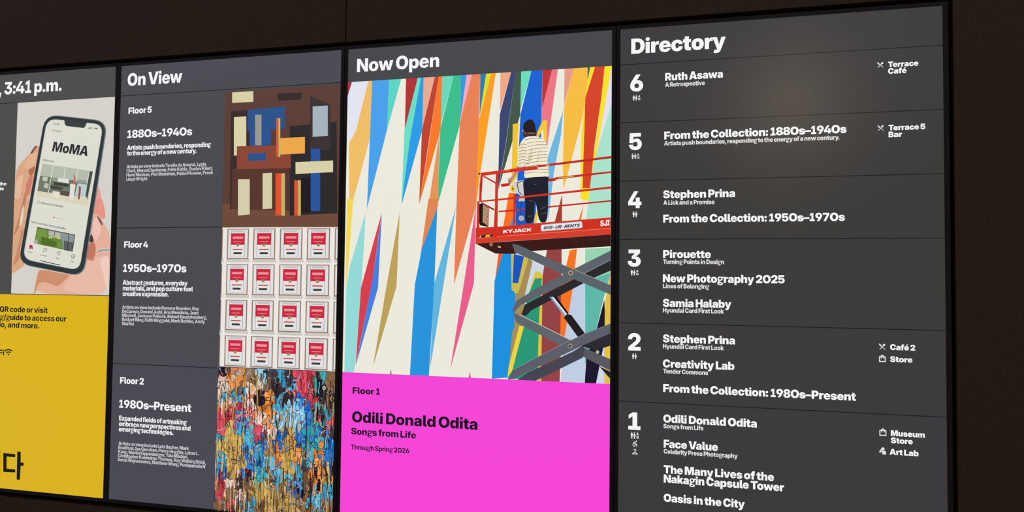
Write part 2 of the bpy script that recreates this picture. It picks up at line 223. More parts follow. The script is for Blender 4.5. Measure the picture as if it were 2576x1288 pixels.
"S":[660,[[336,-10,251,-3,178,17,137,39,102,67,74,100,54,140,41,185,36,237,196,237,202,204,216,176,236,155,264,140,297,130,334,127,369,130,399,137,423,150,441,166,453,187,456,210,453,230,443,247,426,262,403,274,372,285,335,295,258,313,198,330,148,354,108,384,78,420,60,464,54,514,58,557,70,596,90,631,133,676,190,710,258,731,335,738,414,731,481,709,536,675,577,630,603,575,612,511,454,511,443,549,419,577,383,595,335,601,302,598,275,591,253,579,237,564,228,545,224,524,228,503,238,486,255,471,277,459,337,441,401,426,451,413,495,396,533,375,565,351,590,323,609,290,620,253,623,212,620,168,608,128,589,93,547,49,490,16,420,-4]]],
"T":[667,[[31,590,31,728,636,728,636,590,417,590,417,0,251,0,251,590]]],
"a":[581,[[210,-10,160,-5,117,8,81,30,53,61,36,101,30,150,34,192,46,226,65,254,91,276,121,292,156,305,233,318,275,322,308,327,333,333,350,340,359,351,363,366,363,368,360,386,354,402,342,414,327,423,308,428,285,430,242,422,211,402,195,371,46,387,62,433,87,472,124,504,169,527,224,542,288,547,336,544,381,535,422,521,457,501,485,475,507,444,520,407,525,365,525,0,370,0,370,75,366,75,350,50,330,29,306,13,278,0,246,-7],[258,99,287,103,312,112,334,126,350,145,361,167,364,193,364,246,346,239,321,232,293,227,266,223,223,211,195,189,187,175,185,157,187,140,194,126,220,106]]],
"c":[587,[[305,-11,252,-7,204,5,161,24,123,51,92,83,67,122,42,190,34,268,42,346,67,414,92,453,123,486,161,512,204,532,252,543,305,547,354,544,399,533,440,517,475,494,504,466,528,433,544,394,554,352,402,332,390,369,370,397,342,415,307,421,275,416,249,402,228,380,212,350,203,312,200,268,203,225,212,188,228,157,249,134,275,120,307,116,342,122,370,140,391,169,402,207,554,187,545,144,528,106,505,72,476,43,441,20,400,3,354,-7]]],
"d":[629,[[255,-9,195,-1,142,23,97,63,63,117,47,162,37,212,34,269,38,327,48,378,64,423,99,477,144,516,196,539,254,547,293,544,326,533,353,518,376,498,407,451,410,451,410,728,573,728,573,0,413,0,413,86,408,86,394,62,376,39,353,20,326,4,293,-6],[307,120,338,124,365,138,386,161,402,191,412,227,415,269,412,312,402,349,386,378,365,400,338,414,307,419,275,414,249,400,228,378,213,348,204,312,201,269,204,227,213,191,228,161,249,138,276,124]]],
"e":[592,[[306,-11,252,-7,204,4,161,23,123,49,92,82,67,120,49,164,38,213,34,268,43,346,67,414,107,470,160,512,202,531,248,543,299,547,354,543,404,529,448,507,486,476,518,436,541,389,555,334,560,272,560,229,93,229,93,326,482,326,407,303,404,339,395,370,380,394,359,412,333,424,301,428,270,424,243,412,222,394,207,370,197,341,194,307,194,237,198,198,208,166,225,141,248,123,276,112,309,108,353,115,386,135,407,167,553,148,535,103,507,64,469,33,422,9,367,-6]]],
"h":[624,[[219,306,219,0,56,0,56,728,216,728,216,402,201,402,228,462,266,508,298,530,337,543,381,547,435,541,480,522,517,492,545,451,562,401,568,342,568,0,405,0,405,311,399,353,381,385,352,405,314,412,288,409,264,399,245,384,231,364,222,337]]],
"i":[274,[[56,0,56,539,219,539,219,0],[137,603,104,608,76,626,57,652,50,683,57,715,76,741,104,758,137,764,170,758,198,741,217,715,224,683,217,652,198,626,170,608]]],
"m":[917,[[56,0,56,539,207,539,214,404,204,404,219,450,241,486,268,514,300,533,334,544,370,548,406,544,439,531,466,511,489,482,507,443,521,395,503,395,519,443,542,482,573,511,608,532,646,544,687,548,734,542,777,526,812,499,838,462,855,417,861,362,861,0,698,0,698,327,693,365,676,392,650,409,618,414,595,411,575,403,559,390,547,372,539,350,537,325,537,0,380,0,380,330,375,365,358,391,333,408,301,414,279,411,259,403,242,390,229,371,221,348,219,321,219,0]]],
"n":[624,[[219,306,219,0,56,0,56,539,211,539,213,402,201,402,228,462,266,508,298,530,337,543,381,547,435,541,480,522,517,492,545,451,562,401,568,342,568,0,405,0,405,311,399,353,381,385,352,405,314,412,288,409,264,399,245,384,231,364,222,337]]],
"o":[611,[[306,-11,253,-7,204,5,161,24,124,51,92,83,67,122,43,190,34,268,38,321,49,370,67,414,92,453,124,486,161,512,204,532,253,543,306,547,359,543,407,532,450,512,487,486,519,453,544,414,562,370,573,321,577,268,569,190,544,122,519,83,487,51,450,24,407,5,359,-7],[306,116,337,120,363,135,384,158,399,188,408,226,411,268,408,312,399,349,384,379,363,402,337,416,306,421,274,416,248,402,227,379,212,349,203,312,200,268,203,226,212,188,227,158,248,135,274,120]]],
"p":[629,[[56,-204,56,539,216,539,216,452,222,452,253,498,276,518,303,533,336,544,375,547,433,539,485,516,530,477,565,423,581,378,591,327,595,269,592,212,582,162,566,117,532,63,487,23,434,-1,374,-9,336,-6,304,4,276,20,254,39,222,86,219,86,219,-204],[322,120,354,124,380,138,401,161,416,191,425,227,428,269,425,312,416,348,401,378,380,400,354,414,322,419,291,414,264,400,243,378,227,349,217,312,214,269,217,227,227,191,243,161,264,138,291,124]]],
"r":[410,[[56,0,56,539,214,539,214,443,218,443,238,488,266,520,303,539,346,545,371,544,394,540,394,400,364,405,328,406,298,403,272,393,249,376,233,354,222,326,219,294,219,0]]],
"s":[561,[[281,-11,216,-6,159,9,111,33,73,66,46,108,31,156,185,175,197,145,218,122,247,109,285,104,318,107,344,118,360,133,365,153,361,170,349,184,328,194,298,202,204,221,155,234,116,252,85,275,63,304,49,337,45,376,52,426,74,468,109,501,155,526,213,542,280,547,343,542,398,528,443,505,478,474,503,436,516,391,371,373,360,398,342,417,316,430,283,434,253,430,229,420,212,405,207,385,211,369,221,355,241,344,270,336,372,316,421,304,461,287,492,265,513,238,526,207,531,170,523,119,499,75,461,39,411,12,350,-5]]],
"t":[379,[[350,539,350,417,10,417,10,539],[86,671,249,671,249,166,251,146,259,132,274,124,295,121,321,123,344,126,361,5,311,-4,261,-6,208,-2,164,11,130,33,106,63,91,102,86,149]]],
"u":[624,[[242,-8,189,-2,144,17,107,47,79,88,62,138,56,197,56,539,219,539,219,228,225,186,243,154,271,134,309,128,336,131,359,140,379,155,393,176,402,202,405,233,405,539,568,539,568,0,413,0,411,137,422,137,395,77,357,31,325,10,287,-3]]],
"v":[601,[[207,0,10,539,182,539,265,274,294,168,319,56,286,56,311,167,339,274,421,539,590,539,393,0]]],
"g":[600,[[518,365,506,303,473,247,420,203,354,175,280,165,206,175,140,203,87,247,54,303,42,365,54,427,87,483,140,527,206,555,280,565,354,555,420,527,473,483,506,427],[402,365,396,402,379,436,352,462,318,480,280,485,242,480,208,462,181,436,164,402,158,365,164,328,181,294,208,268,242,250,280,245,318,250,352,268,379,294,396,328],[552,-85,539,-126,502,-163,444,-192,371,-211,290,-217,209,-211,136,-192,78,-163,41,-126,28,-85,41,-44,78,-7,136,22,209,41,290,47,371,41,444,22,502,-7,539,-44],[436,-85,429,-65,408,-48,376,-34,335,-25,290,-22,245,-25,204,-34,172,-48,151,-65,144,-85,151,-105,172,-122,204,-136,245,-145,290,-148,335,-145,376,-136,408,-122,429,-105],[95,215,200,190,190,120,330,50,420,40,330,10,60,-20,40,70,85,130],[400,470,520,560,610,560,610,466,470,430]]]},
"H":{
" ":[269,[]],
"1":[541,[[63,0,63,157,495,157,495,0],[378,728,378,0,213,0,213,553,211,553,76,450,76,618,220,728]]],
"2":[645,[[48,0,48,142,320,364,365,402,399,444,408,469,412,496,409,521,400,542,386,560,368,573,346,581,320,584,294,581,270,571,251,556,236,535,227,508,224,476,38,476,42,528,53,574,72,616,99,652,131,682,170,707,215,724,265,735,321,738,399,731,468,711,524,677,566,631,586,595,598,554,602,510,597,463,583,419,558,377,523,334,477,288,419,238,323,160,323,157,606,157,606,0]]],
"3":[645,[[318,-11,257,-7,204,4,156,23,99,63,57,113,31,173,22,237,216,237,220,212,230,189,245,170,266,156,290,147,317,144,344,147,368,156,387,170,401,189,410,212,413,238,410,262,400,283,384,301,363,314,337,323,308,326,206,326,206,439,351,567,351,569,58,569,58,728,582,728,582,581,346,379,346,423,400,426,449,422,492,410,544,380,583,338,607,286,615,226,610,181,598,139,577,102,532,54,472,19,400,-3]]],
"4":[645,[[9,128,9,282,288,728,482,728,206,283,206,280,636,280,636,128],[363,0,363,175,367,243,367,454,549,454,549,0]]],
"5":[645,[[319,-11,240,-3,171,19,114,54,70,102,41,161,30,229,220,229,223,204,233,182,249,164,269,150,293,141,320,139,348,142,372,152,392,168,408,189,417,214,421,244,417,274,408,301,392,322,372,338,348,348,320,352,287,348,259,336,236,317,222,293,44,308,68,728,566,728,566,569,239,569,228,433,230,433,254,457,287,476,327,488,371,492,418,487,463,474,504,452,540,423,569,387,592,346,606,300,611,250,607,201,595,156,575,115,531,62,473,23,427,4,375,-7]]],
"6":[645,[[328,-10,249,-2,179,21,119,57,73,107,51,147,38,192,34,242,40,302,57,359,84,415,119,473,291,728,495,728,281,410,223,410,253,440,276,454,303,466,336,474,374,477,441,470,499,449,546,415,581,370,603,313,611,246,607,197,595,152,574,112,531,61,474,22,406,-2],[323,140,351,144,375,153,396,169,411,190,421,215,424,243,421,271,411,296,396,317,375,333,351,343,323,346,296,343,271,333,251,317,235,296,226,271,222,243,226,215,235,190,251,169,271,153,296,144]]],
"7":[645,[[102,0,387,563,387,566,52,566,52,728,592,728,592,569,305,0]]],
"8":[645,[[322,-11,238,-4,164,16,103,47,58,89,36,122,24,158,19,197,25,243,42,283,70,317,106,344,150,364,201,376,201,378,157,389,118,407,86,432,63,463,48,499,43,540,52,595,79,643,121,683,177,713,245,732,322,738,400,732,468,713,524,684,566,644,592,596,601,540,596,499,582,463,558,432,526,407,488,389,443,378,443,376,494,364,538,344,575,317,602,283,620,243,625,197,621,158,608,122,587,89,541,47,480,16,406,-4],[322,125,348,128,372,136,391,150,406,168,415,190,418,214,415,238,406,259,391,276,372,290,348,298,322,301,296,298,273,290,253,276,239,259,229,238,226,214,229,190,239,168,253,150,273,136,296,128],[322,440,346,443,367,450,384,462,397,478,405,497,408,519,405,541,397,560,384,575,367,587,346,594,322,597,298,594,277,587,260,575,248,560,239,541,237,519,239,497,248,478,260,462,277,450,298,443]]],
"9":[645,[[317,737,395,730,466,707,525,670,571,620,593,580,606,535,611,486,605,426,588,368,561,312,526,255,354,0,149,0,364,317,421,317,409,303,392,288,369,274,342,262,309,254,271,251,204,258,146,279,99,312,63,358,41,415,34,481,38,530,50,575,70,616,113,667,171,705,239,729],[322,587,294,584,269,574,249,558,233,538,223,513,220,484,223,456,233,431,249,410,269,395,294,385,322,381,349,385,373,395,394,410,409,431,419,456,422,484,419,513,409,538,394,558,373,574,349,584]]],
":":[269,[[134,-10,95,-3,62,19,40,51,33,90,40,129,62,161,95,183,134,191,173,183,206,161,228,129,235,90,228,51,206,19,173,-3],[134,308,95,316,62,338,40,370,33,409,40,448,62,480,95,502,134,509,173,502,206,480,228,448,235,409,228,370,206,338,173,316]]],
"A":[778,[[10,0,250,728,522,728,768,0,542,0,459,282,407,468,360,659,411,659,365,468,314,282,231,0],[189,129,189,281,589,281,589,129]]],
"B":[658,[[43,0,43,728,358,728,434,722,498,705,547,677,583,641,605,597,612,546,607,507,594,471,573,440,545,415,511,397,471,385,471,381,516,374,556,357,590,331,616,296,632,254,638,206,630,150,608,100,571,58,521,27,459,7,385,0],[240,155,341,155,378,159,407,174,424,197,430,227,427,249,419,268,406,283,389,294,367,301,342,303,240,303],[240,437,329,437,351,439,371,445,387,455,399,469,406,485,409,505,403,534,387,556,362,569,330,574,240,574]]],
"C":[738,[[378,-11,314,-6,254,8,199,32,149,66,107,108,73,159,47,219,31,287,26,363,31,440,47,509,73,569,108,620,150,662,200,695,255,719,315,734,378,738,444,734,505,719,560,695,607,663,647,622,678,574,701,519,713,457,510,457,496,502,469,535,432,557,383,564,338,558,300,541,270,512,248,472,235,422,230,363,235,304,248,254,270,215,300,186,337,169,383,163,431,171,469,192,496,226,510,270,713,270,702,215,682,163,653,115,614,73,567,38,512,12,449,-5]]],
"D":[716,[[325,0,126,0,126,168,316,168,368,173,411,187,445,213,469,250,483,300,488,363,483,427,468,477,444,515,409,540,365,555,310,560,123,560,123,728,322,728,394,723,459,708,517,683,568,649,611,607,645,557,670,499,685,435,690,363,685,292,670,228,645,170,611,120,569,78,519,44,461,20,396,5],[243,728,243,0,43,0,43,728]]],
"F":[596,[[43,0,43,728,574,728,574,561,243,561,243,417,549,417,549,256,243,256,243,0]]],
"H":[737,[[43,0,43,728,243,728,243,454,494,454,494,728,694,728,694,0,494,0,494,287,243,287,243,0]]],
"L":[571,[[43,0,43,728,243,728,243,166,548,166,548,0]]],
"M":[939,[[43,0,43,728,350,728,415,500,424,467,434,426,457,330,478,234,486,191,493,156,447,156,454,191,462,234,483,330,505,426,515,467,524,500,588,728,896,728,896,0,697,0,697,281,697,310,698,346,701,435,704,532,705,622,722,622,701,530,677,434,655,347,645,311,636,281,552,0,388,0,302,281,293,311,283,347,260,434,235,530,213,622,234,622,235,532,238,435,241,346,241,310,242,281,242,0]]],
"N":[752,[[43,0,43,728,253,728,429,442,464,381,501,306,538,222,517,190,515,233,512,281,508,381,507,425,507,461,507,728,710,728,710,0,499,0,335,266,294,337,250,421,203,518,234,524,241,423,245,332,245,295,246,266,246,0]]],
"O":[759,[[380,-11,316,-6,256,8,200,32,150,66,108,108,73,159,47,219,31,287,26,363,31,440,47,509,73,569,108,620,150,662,200,695,256,719,316,734,380,738,444,734,503,719,559,695,608,662,651,620,686,569,712,509,728,440,733,363,728,287,712,219,686,159,651,107,608,65,559,32,503,8,444,-6],[380,163,424,169,461,187,491,215,512,255,525,304,529,363,525,423,512,472,491,512,461,541,424,558,380,564,335,558,298,541,269,512,248,472,235,423,230,363,235,304,248,255,269,215,298,187,335,169]]],
"P":[652,[[43,0,43,728,354,728,432,720,500,696,555,658,597,607,616,567,627,522,631,472,627,422,616,377,596,337,555,287,499,249,430,226,351,218,160,218,160,379,324,379,355,382,380,390,401,404,417,423,426,445,429,472,426,499,417,522,401,540,380,553,355,562,324,564,243,564,243,0]]],
"R":[667,[[43,0,43,728,354,728,432,720,500,697,555,660,597,611,616,571,627,526,631,477,627,428,615,384,596,345,553,297,496,262,426,240,345,233,165,233,165,389,324,389,355,391,380,399,401,411,417,429,426,450,429,477,426,503,417,525,401,542,380,555,355,563,324,566,243,566,243,0],[441,0,274,332,483,332,654,0]]],
"S":[677,[[343,-10,281,-7,225,2,175,18,132,41,96,70,68,105,47,146,34,194,30,248,220,248,225,220,237,195,255,176,279,162,309,153,343,151,373,153,398,159,418,168,433,181,443,196,446,213,443,230,434,243,419,256,397,266,368,276,331,284,258,299,196,316,143,340,101,371,70,409,52,454,46,506,50,551,62,591,83,628,128,674,188,709,259,731,342,738,425,731,496,709,554,674,597,626,617,588,629,545,634,498,446,498,437,531,417,556,385,572,344,577,317,575,294,570,275,561,262,549,254,534,251,518,253,502,261,488,275,476,295,466,322,458,354,450,413,438,471,424,519,407,559,386,592,361,616,332,633,299,643,262,647,222,643,175,631,133,611,96,583,64,549,38,507,17,432,-4]]],
"T":[670,[[23,561,23,728,647,728,647,561,435,561,435,0,235,0,235,561]]],
"V":[770,[[254,0,10,728,234,728,318,445,370,260,417,72,365,72,410,260,459,445,539,728,760,728,524,0]]],
"a":[589,[[201,-9,152,-5,109,8,74,29,47,59,30,98,24,146,28,187,40,221,58,249,82,271,111,289,145,302,224,315,265,319,297,323,321,329,337,337,346,348,349,361,349,363,342,385,321,398,289,403,256,398,233,382,221,356,43,363,55,413,79,456,115,491,163,517,223,533,295,539,350,535,400,526,443,510,478,489,507,463,527,432,539,397,544,358,544,0,356,0,356,74,353,74,335,47,314,25,290,10,263,-1,234,-7],[265,114,306,122,324,133,338,147,348,165,351,187,351,230,335,225,317,220,296,215,273,211,237,200,215,182,208,158,215,134,235,119]]],
"b":[634,[[389,-10,355,-7,324,2,297,16,274,34,256,57,242,84,239,84,239,0,45,0,45,728,241,728,241,449,243,449,258,475,277,497,300,514,326,528,357,536,391,539,448,531,500,507,544,468,579,414,595,370,605,321,608,265,601,184,580,116,546,62,502,23,449,-2],[325,142,350,146,370,157,387,175,399,200,406,230,409,265,406,300,399,330,387,354,370,372,350,383,325,387,300,383,278,372,260,354,246,330,238,300,235,265,238,230,246,200,260,176,278,158,300,146]]],
"c":[592,[[304,-11,250,-7,201,4,156,24,118,50,86,82,60,120,41,163,30,211,26,264,30,316,41,364,60,408,86,446,118,478,156,504,201,523,250,535,304,539,359,535,408,523,452,504,489,479,520,447,544,410,560,368,567,321,383,309,375,343,359,368,337,384,308,389,284,386,263,375,247,357,235,333,227,302,225,264,227,227,235,196,247,171,263,153,284,142,308,138,337,144,359,160,375,186,383,221,567,209,560,162,545,119,522,82,491,50,453,24,409,5,359,-7]]],
"d":[634,[[245,-10,185,-2,132,23,88,62,54,116,33,184,26,265,29,321,39,370,55,414,90,468,134,507,186,531,243,539,278,536,308,528,334,514,357,497,376,475,391,449,393,449,393,728,589,728,589,0,395,0,395,84,392,84,379,57,360,34,337,16,310,2,279,-7],[310,142,335,146,356,158,374,176,388,200,396,230,399,265,396,300,388,330,374,354,356,372,335,383,310,387,285,383,264,372,247,354,235,330,228,300,225,265,228,230,235,200,247,175,264,157,285,146]]],
"e":[593,[[303,-11,250,-7,201,4,157,23,119,49,86,81,60,119,41,163,30,211,26,264,30,316,41,364,60,407,101,462,156,504,199,523,247,535,299,539,357,534,409,519,455,496,495,464,526,425,550,379,565,326,569,267,569,218,85,218,85,327,479,327,389,306,386,334,379,357,366,375,349,389,328,397,303,400,277,397,256,389,239,375,227,357,219,334,217,306,217,224,219,194,228,170,242,151,260,137,283,129,309,126,346,131,375,147,392,171,565,160,547,112,518,71,477,37,427,11,368,-5]]],
"f":[424,[[402,529,402,383,10,383,10,529],[101,0,101,562,107,618,123,664,150,699,188,723,237,738,296,743,364,740,392,738,411,736,398,591,374,593,346,594,323,591,307,582,299,567,296,546,296,0]]],
"h":[632,[[241,288,241,0,45,0,45,728,239,728,239,388,219,388,247,448,285,496,318,520,358,534,405,539,459,532,504,513,539,483,565,442,581,392,587,335,587,0,391,0,391,293,386,328,371,354,348,371,316,376,294,374,276,366,261,354,250,336,243,315]]],
"i":[287,[[45,0,45,529,241,529,241,0],[143,573,103,579,71,599,49,629,42,665,49,701,71,731,103,750,143,757,182,750,215,731,236,701,244,665,236,629,215,599,182,579]]],
"k":[596,[[221,122,221,354,245,354,377,529,597,529,377,251,322,251],[45,0,45,728,241,728,241,0],[380,0,256,207,383,345,603,0]]],
"l":[322,[[242,-1,180,3,130,16,92,37,66,67,51,108,45,159,45,728,241,728,241,178,244,163,250,152,262,146,277,144,290,144,300,145,313,5,282,1]]],
"m":[931,[[45,0,45,529,229,529,235,394,225,394,241,440,263,477,290,505,321,524,356,535,393,539,429,535,462,523,491,503,515,474,534,436,546,387,529,387,544,435,567,474,597,503,632,523,671,535,711,539,759,533,802,516,837,489,864,452,880,407,886,355,886,0,690,0,690,306,686,337,672,362,651,377,624,382,605,380,590,373,577,362,567,347,561,328,559,306,559,0,373,0,373,306,368,338,355,362,334,377,306,382,288,380,272,373,259,362,249,347,243,328,241,306,241,0]]],
"n":[632,[[241,288,241,0,45,0,45,529,234,529,236,388,219,388,247,448,285,496,318,520,358,534,405,539,459,532,504,513,539,483,565,442,581,392,587,335,587,0,391,0,391,293,386,328,371,354,348,371,316,376,294,374,276,366,261,354,250,336,243,315]]],
"o":[615,[[308,-11,253,-7,203,4,158,23,119,49,87,81,60,119,41,163,30,211,26,264,30,317,41,365,60,409,87,447,119,479,158,504,203,523,253,535,308,539,363,535,412,523,457,504,496,479,529,447,555,409,574,365,585,317,589,264,585,211,574,163,555,119,529,81,496,49,457,23,412,4,363,-7],[308,139,331,143,351,153,368,171,380,196,388,227,391,264,388,302,380,333,368,357,351,375,331,385,308,389,285,385,265,375,248,357,235,333,227,302,225,264,227,227,235,196,248,171,265,153,285,143]]],
"p":[634,[[45,-204,45,529,239,529,239,451,243,451,258,476,277,497,299,515,326,528,356,536,391,539,448,531,500,507,544,468,579,414,595,370,605,321,608,265,601,184,580,116,546,62,502,23,449,-2,389,-10,355,-7,325,2,298,15,276,34,257,56,244,82,241,82,241,-204],[325,142,350,146,370,157,387,175,399,200,406,230,409,265,406,300,399,330,387,354,370,372,350,383,325,387,300,383,278,372,260,354,246,330,238,300,235,265,238,230,246,200,260,176,278,158,300,146]]],
"r":[424,[[45,0,45,529,235,529,235,431,238,431,257,478,284,509,319,526,364,532,389,531,413,529,413,368,380,371,341,372,313,369,289,359,269,343,254,321,244,294,241,264,241,0]]],
"s":[572,[[289,-12,218,-6,156,10,104,37,63,72,35,116,21,166,209,178,218,154,235,135,259,123,291,120,317,122,336,128,348,139,352,153,348,166,337,176,319,184,292,190,195,206,146,218,106,236,74,260,51,289,38,323,33,363,41,414,63,457,99,491,148,517,209,533,281,538,352,533,412,517,461,492,499,458,524,416,535,367,360,356,352,378,336,394,314,405,287,408,263,406,244,399,232,388,228,374,231,362,240,352,255,344,278,338,388,319,439,307,479,291,511,270,533,244,546,213,551,176,542,123,517,77,478,40,425,12,362,-6]]],
"t":[410,[[385,529,385,383,10,383,10,529],[89,665,285,665,285,183,287,165,294,154,306,147,326,145,356,146,372,147,382,148,392,3,339,-2,279,-4,220,1,172,14,135,35,110,66,94,106,89,156]]],
"u":[632,[[227,-10,173,-3,129,16,93,46,67,87,51,137,45,194,45,529,241,529,241,237,246,201,261,175,284,158,316,153,338,155,356,163,371,175,382,193,389,215,391,241,391,529,587,529,587,0,398,0,396,141,413,141,386,82,347,33,315,9,274,-5]]],
"v":[609,[[190,0,2,529,206,529,272,297,301,188,327,74,287,74,313,188,340,297,405,529,607,529,418,0]]],
"w":[876,[[156,0,-2,529,204,529,235,375,260,252,283,120,261,120,289,253,317,375,353,529,523,529,558,375,586,252,614,120,593,120,615,252,638,375,668,529,877,529,719,0,518,0,465,180,450,237,436,302,422,363,453,363,439,302,425,237,410,180,357,0]]],
"y":[610,[[57,-198,76,-53,131,-56,153,-58,171,-56,184,-50,194,-40,202,-12,201,0,2,529,206,529,273,297,301,188,325,74,278,74,305,189,335,297,407,529,609,529,388,-58,368,-102,344,-139,315,-168,280,-189,237,-202,185,-206,118,-204]]],
"é":[593,[[303,-11,250,-7,201,4,157,23,119,49,86,81,60,119,41,163,30,211,26,264,30,316,41,364,60,407,101,462,156,504,199,523,247,535,299,539,357,534,409,519,455,496,495,464,526,425,550,379,565,326,569,267,569,218,85,218,85,327,479,327,389,306,386,334,379,357,366,375,349,389,328,397,303,400,277,397,256,389,239,375,227,357,219,334,217,306,217,224,219,194,228,170,242,151,260,137,283,129,309,126,346,131,375,147,392,171,565,160,547,112,518,71,477,37,427,11,368,-5],[227,593,311,752,486,752,356,593]]],
"–":[500,[[500,357,500,209,0,209,0,357]]],
"g":[600,[[518,365,506,303,473,247,420,203,354,175,280,165,206,175,140,203,87,247,54,303,42,365,54,427,87,483,140,527,206,555,280,565,354,555,420,527,473,483,506,427],[382,365,377,398,362,428,340,451,311,466,280,471,249,466,220,451,198,428,183,398,178,365,183,332,198,302,220,279,249,264,280,259,311,264,340,279,362,302,377,332],[552,-85,539,-126,502,-163,444,-192,371,-211,290,-217,209,-211,136,-192,78,-163,41,-126,28,-85,41,-44,78,-7,136,22,209,41,290,47,371,41,444,22,502,-7,539,-44],[416,-85,409,-69,392,-55,364,-43,329,-36,290,-34,251,-36,216,-43,188,-55,171,-69,164,-85,171,-101,188,-115,216,-127,251,-134,290,-136,329,-134,364,-127,392,-115,409,-101],[95,215,200,190,190,120,330,50,420,40,330,10,60,-20,40,70,85,130],[400,470,520,560,610,560,610,450,470,430]]]},
"R":{
" ":[269,[]],
"1":[647,[[93,0,93,109,573,109,573,0],[418,728,418,0,285,0,285,608,280,608,111,487,111,614,271,728]]],
"4":[647,[[39,134,39,241,317,728,446,728,175,250,175,244,607,244,607,134],[386,0,386,166,389,215,389,454,512,454,512,0]]],
"8":[647,[[323,-10,248,-3,182,17,128,48,86,90,60,139,52,195,57,239,72,279,95,314,126,343,163,364,204,376,204,381,153,401,113,439,87,487,78,542,86,596,110,643,147,682,197,712,256,731,323,737,390,731,449,712,498,682,536,643,560,595,568,542,559,487,533,438,493,401,442,381,442,376,483,364,519,343,550,314,575,279,590,239,595,195,586,139,560,90,518,48,464,17,398,-3],[323,93,361,96,393,107,440,146,452,173,456,205,452,237,439,266,391,307,323,322,254,307,207,266,194,237,190,205,194,174,206,146,253,107],[323,423,382,437,422,474,437,529,423,583,382,620,323,632,263,620,223,583,209,529,223,474,264,437]]],
":":[269,[[135,-8,105,-3,79,14,62,40,56,71,62,101,79,127,105,144,135,150,166,144,192,127,209,101,215,71,209,40,192,14,166,-3],[135,363,105,368,79,385,62,411,56,442,62,472,79,498,105,515,135,521,166,515,192,498,209,472,215,442,209,411,192,385,166,368]]],
"A":[732,[[24,0,277,728,449,728,707,0,560,0,433,372,393,508,371,588,347,678,376,678,353,588,332,507,294,372,171,0],[174,178,174,285,558,285,558,178]]],
"E":[606,[[72,0,72,728,547,728,547,615,206,615,206,423,522,423,522,312,206,312,206,113,549,113,549,0]]],
"F":[588,[[72,0,72,728,540,728,540,615,206,615,206,400,508,400,508,289,206,289,206,0]]],
"G":[749,[[387,-10,293,2,211,36,143,90,92,165,60,256,50,363,60,472,93,564,145,638,213,693,293,726,383,737,442,733,496,720,545,698,589,670,626,634,656,593,678,546,690,495,554,495,530,546,493,585,445,609,385,617,330,610,282,588,241,552,210,502,191,439,185,364,191,289,210,226,241,176,282,140,331,118,388,110,439,115,483,131,519,157,545,191,561,233,567,282,597,277,401,277,401,382,697,382,697,294,687,206,657,132,610,72,547,27,472,-1]]],
"H":[746,[[72,0,72,728,206,728,206,428,540,428,540,728,674,728,674,0,540,0,540,316,206,316,206,0]]],
"I":[467,[[38,0,38,113,167,113,167,615,38,615,38,728,429,728,429,615,301,615,301,113,429,113,429,0]]],
"L":[565,[[72,0,72,728,206,728,206,113,526,113,526,0]]],
"M":[924,[[72,0,72,728,275,728,409,360,425,305,444,232,462,156,476,91,449,91,464,155,482,231,500,304,517,360,649,728,853,728,853,0,719,0,719,362,719,420,721,492,723,570,724,645,733,645,712,565,689,486,668,415,651,362,519,0,405,0,272,362,254,415,233,484,210,564,187,645,198,645,200,573,201,495,203,421,204,362,204,0]]],
"T":[662,[[40,615,40,728,622,728,622,615,398,615,398,0,264,0,264,615]]],
"W":[1024,[[220,0,24,728,169,728,261,346,280,256,297,161,312,68,290,68,307,161,325,256,344,346,441,728,583,728,679,346,699,256,716,161,734,68,710,68,726,161,743,256,762,346,854,728,999,728,803,0,649,0,545,396,519,520,495,662,528,662,504,524,478,396,374,0]]],
"Y":[717,[[293,0,293,280,24,728,181,728,310,499,346,429,378,346,344,346,376,430,411,499,537,728,693,728,427,280,427,0]]],
"a":[575,[[219,-11,170,-6,126,8,88,31,60,63,42,104,36,153,41,195,53,230,100,278,167,306,244,319,287,324,321,328,364,341,378,368,378,371,368,415,336,443,285,453,231,443,194,418,173,385,52,409,72,453,101,489,138,517,182,537,231,549,285,553,364,543,436,512,466,487,489,455,504,415,509,365,509,0,384,0,384,75,379,75,345,32,292,1],[253,85,289,89,320,100,364,141,379,196,379,259,358,250,326,242,291,237,261,233,211,220,175,195,163,155,174,117,207,93]]],
"c":[584,[[305,-11,230,-2,166,24,114,67,75,123,51,191,43,270,51,350,75,419,114,475,166,517,230,544,305,553,390,541,461,506,512,452,542,379,419,354,404,393,380,422,347,441,306,447,266,441,234,424,208,397,190,361,180,319,176,271,180,223,190,181,208,145,234,118,266,100,306,95,348,101,381,121,406,151,421,191,543,166,514,92,462,37,391,1]]],
"d":[625,[[267,-10,206,-2,152,23,107,64,72,119,50,189,43,272,50,356,73,426,108,481,154,521,207,545,267,553,311,549,346,537,395,498,423,455,428,455,428,728,559,728,559,0,431,0,431,87,423,87,394,44,345,6,310,-6],[304,97,341,103,373,119,398,146,416,181,427,223,431,272,427,322,416,364,398,398,373,424,342,440,304,446,265,440,234,423,209,397,191,362,180,320,177,272,180,225,191,182,209,147,234,120,266,103]]],
"e":[592,[[309,-11,232,-2,166,24,114,65,75,121,51,190,43,270,51,349,74,418,113,474,164,517,227,544,300,553,397,536,439,516,477,486,508,448,532,401,547,344,552,277,552,237,103,237,103,324,487,324,425,299,422,342,411,379,394,409,370,432,339,446,301,451,263,446,231,432,206,409,188,380,173,307,173,247,177,200,190,161,210,130,238,108,272,95,310,91,360,99,399,122,423,160,543,136,525,95,498,59,462,29,418,7,367,-6]]],
"f":[391,[[357,546,357,444,10,444,10,546],[109,0,109,596,115,647,132,688,159,720,194,743,235,757,280,762,340,756,379,747,353,646,333,651,305,653,275,649,255,636,243,615,239,587,239,0]]],
